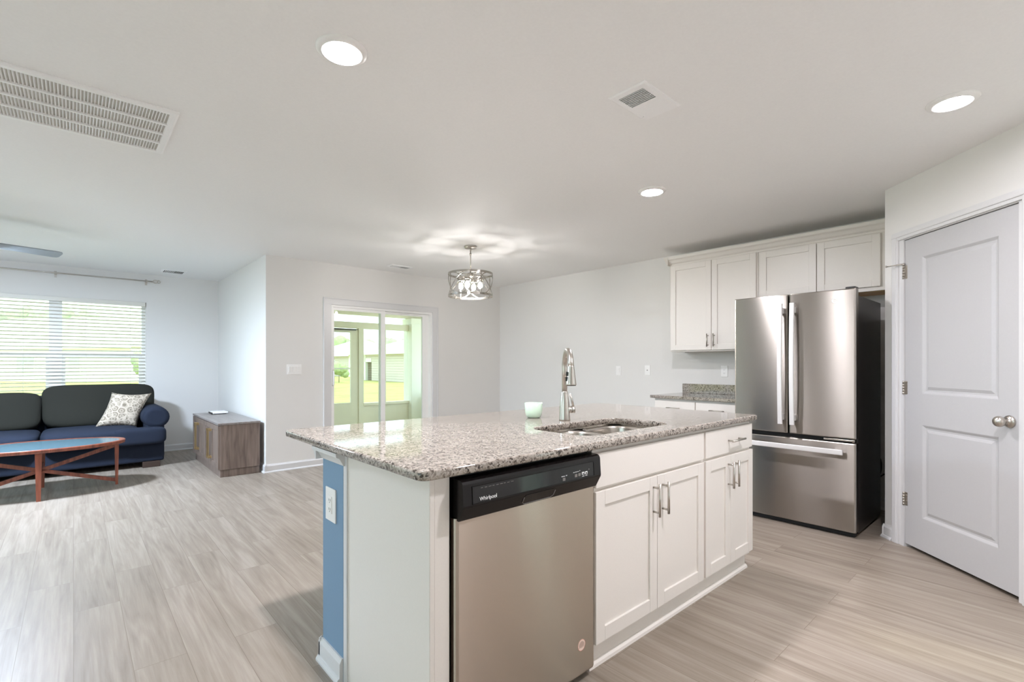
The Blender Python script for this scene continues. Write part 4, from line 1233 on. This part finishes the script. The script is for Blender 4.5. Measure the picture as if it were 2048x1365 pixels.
def house(name, label, x0, x1, y0, y1, ze, zr, hip, T, porch=None, win=(), skin='siding'):
    c = T.translation
    o = empty(name, (c.x, c.y, GZ), label, 'house')
    mb = MB(T)
    if porch:
        a, b_, d, ph = porch
        mb.box(x0, a, y0, y1, GZ, ze).box(b_, x1, y0, y1, GZ, ze).box(a, b_, y0 + d, y1, GZ, ze).box(a, b_, y0, y0 + d, ph, ze)
    else: mb.box(x0, x1, y0, y1, GZ, ze)
    mb.build('house_wall', skin, o)
    mb = MB(T); e = .45; ym = (y0 + y1) / 2
    A = [(x0 - e, y0 - e, ze), (x1 + e, y0 - e, ze), (x1 + e, y1 + e, ze), (x0 - e, y1 + e, ze)]
    v = [mb.v(p) for p in A] + [mb.v((x0 - e + hip, ym, zr)), mb.v((x1 + e - hip, ym, zr))]
    lo = [mb.v((p[0], p[1], p[2] - .08)) for p in A]
    for q in ((0, 1, 5, 4), (2, 3, 4, 5), (1, 2, 5), (3, 0, 4)): mb.f([v[i] for i in q])
    for i in range(4): mb.f([v[i], v[(i + 1) % 4], lo[(i + 1) % 4], lo[i]])
    mb.f(lo)
    mb.build('house_roof', 'roof', o)
    mb = MB(T); mb.box(x0 - e, x1 + e, y0 - e - .03, y0 - e + .02, ze - .22, ze + .02).box(x0 - .04, x0 + .12, y0 - .04, y0 + .1, GZ, ze).box(x1 - .12, x1 + .04, y0 - .04, y0 + .1, GZ, ze)
    if porch: mb.box(a - .1, a + .2, y0 - .06, y0 + .2, GZ, ze).box(a, b_, y0 - .06, y0 + .02, ph - .35, ph)
    mb.build('fascia_trim', 'porch_white', o)
    for wx, wz, ww, wh in win:
        f_ = MB(T).box(wx - ww / 2, wx + ww / 2, y0 - .06, y0 + .02, wz - wh / 2, wz + wh / 2).build('house_window', 'porch_white', o)
        MB(T).box(wx - ww / 2 + .07, wx + ww / 2 - .07, y0 - .08, y0 - .05, wz - wh / 2 + .07, wz + wh / 2 - .07).build('pane', 'house_glass', f_)
    return o
def at(u, dep):
    r = (u - 1024) / F_PX
    fw = Vector((math.cos(YAW), math.sin(YAW))); rt_ = Vector((math.sin(YAW), -math.cos(YAW)))
    p = (fw + rt_ * r) * dep
    return p
# neighbour seen through the sliding door
p0, p1 = at(727, 46), at(817, 39.5)
d = (p1 - p0); ang = math.atan2(d.y, d.x); Lh = d.length
T1 = Matrix.Translation((p0.x, p0.y, 0)) @ Matrix.Rotation(ang, 4, 'Z')
h1 = house('neighbour_house', 'beige sided house with grey roof seen through the right half of the sliding door', -.6, Lh, 0, 9, 2.28, 4.0, 4.2, T1, (.35, 1.75, 2.6, 1.75))
mb = MB(T1); mb.cyl((Lh * .50, 2.0, 2.6), (Lh * .50, 2.0, 3.55), .06, seg=10).build('vent_pipe', 'vent_dark', h1)
p2 = at(640, 62); p3 = at(699, 58)
d = p3 - p2
T2 = Matrix.Translation((p2.x, p2.y, 0)) @ Matrix.Rotation(math.atan2(d.y, d.x), 4, 'Z')
house('neighbour_house', 'pale distant house seen through the glass of the porch door', -3, d.length, 0, 9, 2.35, 4.3, 3.5, T2, None, [(d.length * .45, 1.0, 1.1, 1.5)])
# neighbour seen through the living room window
p4 = at(-260, 45); p5 = at(262, 41)
d = p5 - p4
T3 = Matrix.Translation((p4.x, p4.y, 0)) @ Matrix.Rotation(math.atan2(d.y, d.x), 4, 'Z')
house('neighbour_house', 'wide pale house with a hip roof seen through the window blind', 0, d.length, 0, 13, 2.75, 5.9, 7.0, T3, None, [(d.length * .62, 1.15, 1.9, 1.4), (d.length * .80, 1.15, 1.2, 1.4)], 'pale_siding')

def crown_mesh(seed, m):
    rnd = random.Random(seed); mb = MB()
    for k in range(9):
        a = rnd.random() * 2 * PI; rr = rnd.random() * .55
        c = Vector((rr * math.cos(a), rr * math.sin(a), .15 + .75 * rnd.random())); s_ = .38 + .22 * rnd.random()
        def fnn(p, c=c): return p * (1 + .35 * noise.noise(p * 2.3 + c * 5))
        mb.soft(c, (s_, s_, s_ * .85), 2, 6, fnn)
    return mb
TREE = {}
def tree(name, x, y, h, wd, label, m='leaf', group=None, seed=1):
    o = empty(name, (x, y, GZ), label, 'tree', group)
    MB().cyl((x, y, GZ), (x, y, GZ + h * .5), .018 * h, .010 * h, seg=8).build('trunk', 'bark', o)
    key = (seed, m)
    if key not in TREE:
        mb = crown_mesh(seed, m); me = bpy.data.meshes.new('crown'); mb.b.to_mesh(me); mb.b.free(); me.materials.append(M[m]); TREE[key] = me
    c = bpy.data.objects.new('crown', TREE[key]); link(c, o)
    c.location = (0, 0, h * .32); c.scale = (wd * .8, wd * .8, h * .56)
    return o
rnd = random.Random(3)
for k, (u, dep, top) in enumerate([(-45, 68, 612), (8, 79, 622), (58, 92, 614), (98, 68, 626), (140, 79, 622), (178, 92, 630), (212, 68, 636), (246, 79, 642), (276, 92, 640), (304, 68, 650)]):
    p = at(u, dep); h = (728.5 - top) * dep / F_PX + HC - GZ
    tree('tree', p.x, p.y, h, 3.2 + rnd.random(), 'green tree in the row behind the hip-roofed house, seen through the blind', 'leaf', 'trees behind the house seen through the window blind', k % 4)
for k, (u, dep, top, wd) in enumerate([(670, 80, 676, 3.0), (688, 92, 672, 3.6)]):
    p = at(u, dep); h = (728.5 - top) * dep / F_PX + HC - GZ
    tree('tree', p.x, p.y, h, wd, ['tall leafy tree at the left edge of the porch door glass', 'tall leafy tree behind the pale distant house'][k], 'pale_leaf', None, k + 1)
for k, (u, dep, top) in enumerate([(712, 80, 684), (730, 92, 680), (748, 104, 682), (774, 80, 679), (792, 92, 680), (812, 104, 678)]):
    p = at(u, dep); h = (728.5 - top) * dep / F_PX + HC - GZ
    tree('tree', p.x, p.y, h, 2.6, 'distant tree rising over the beige neighbour roof', 'leaf', 'trees over the neighbour roof', k % 4)
p = at(678, 40); tree('shrub', p.x, p.y, 1.7, 1.1, 'round green shrub on the lawn seen through the porch door', 'pale_leaf', None, 2)['category'] = 'shrub'
p = at(284, 37); tree('shrub', p.x, p.y, 2.7, 1.0, 'tall green shrub at the right end of the house seen through the blind', 'leaf', None, 1)['category'] = 'shrub'
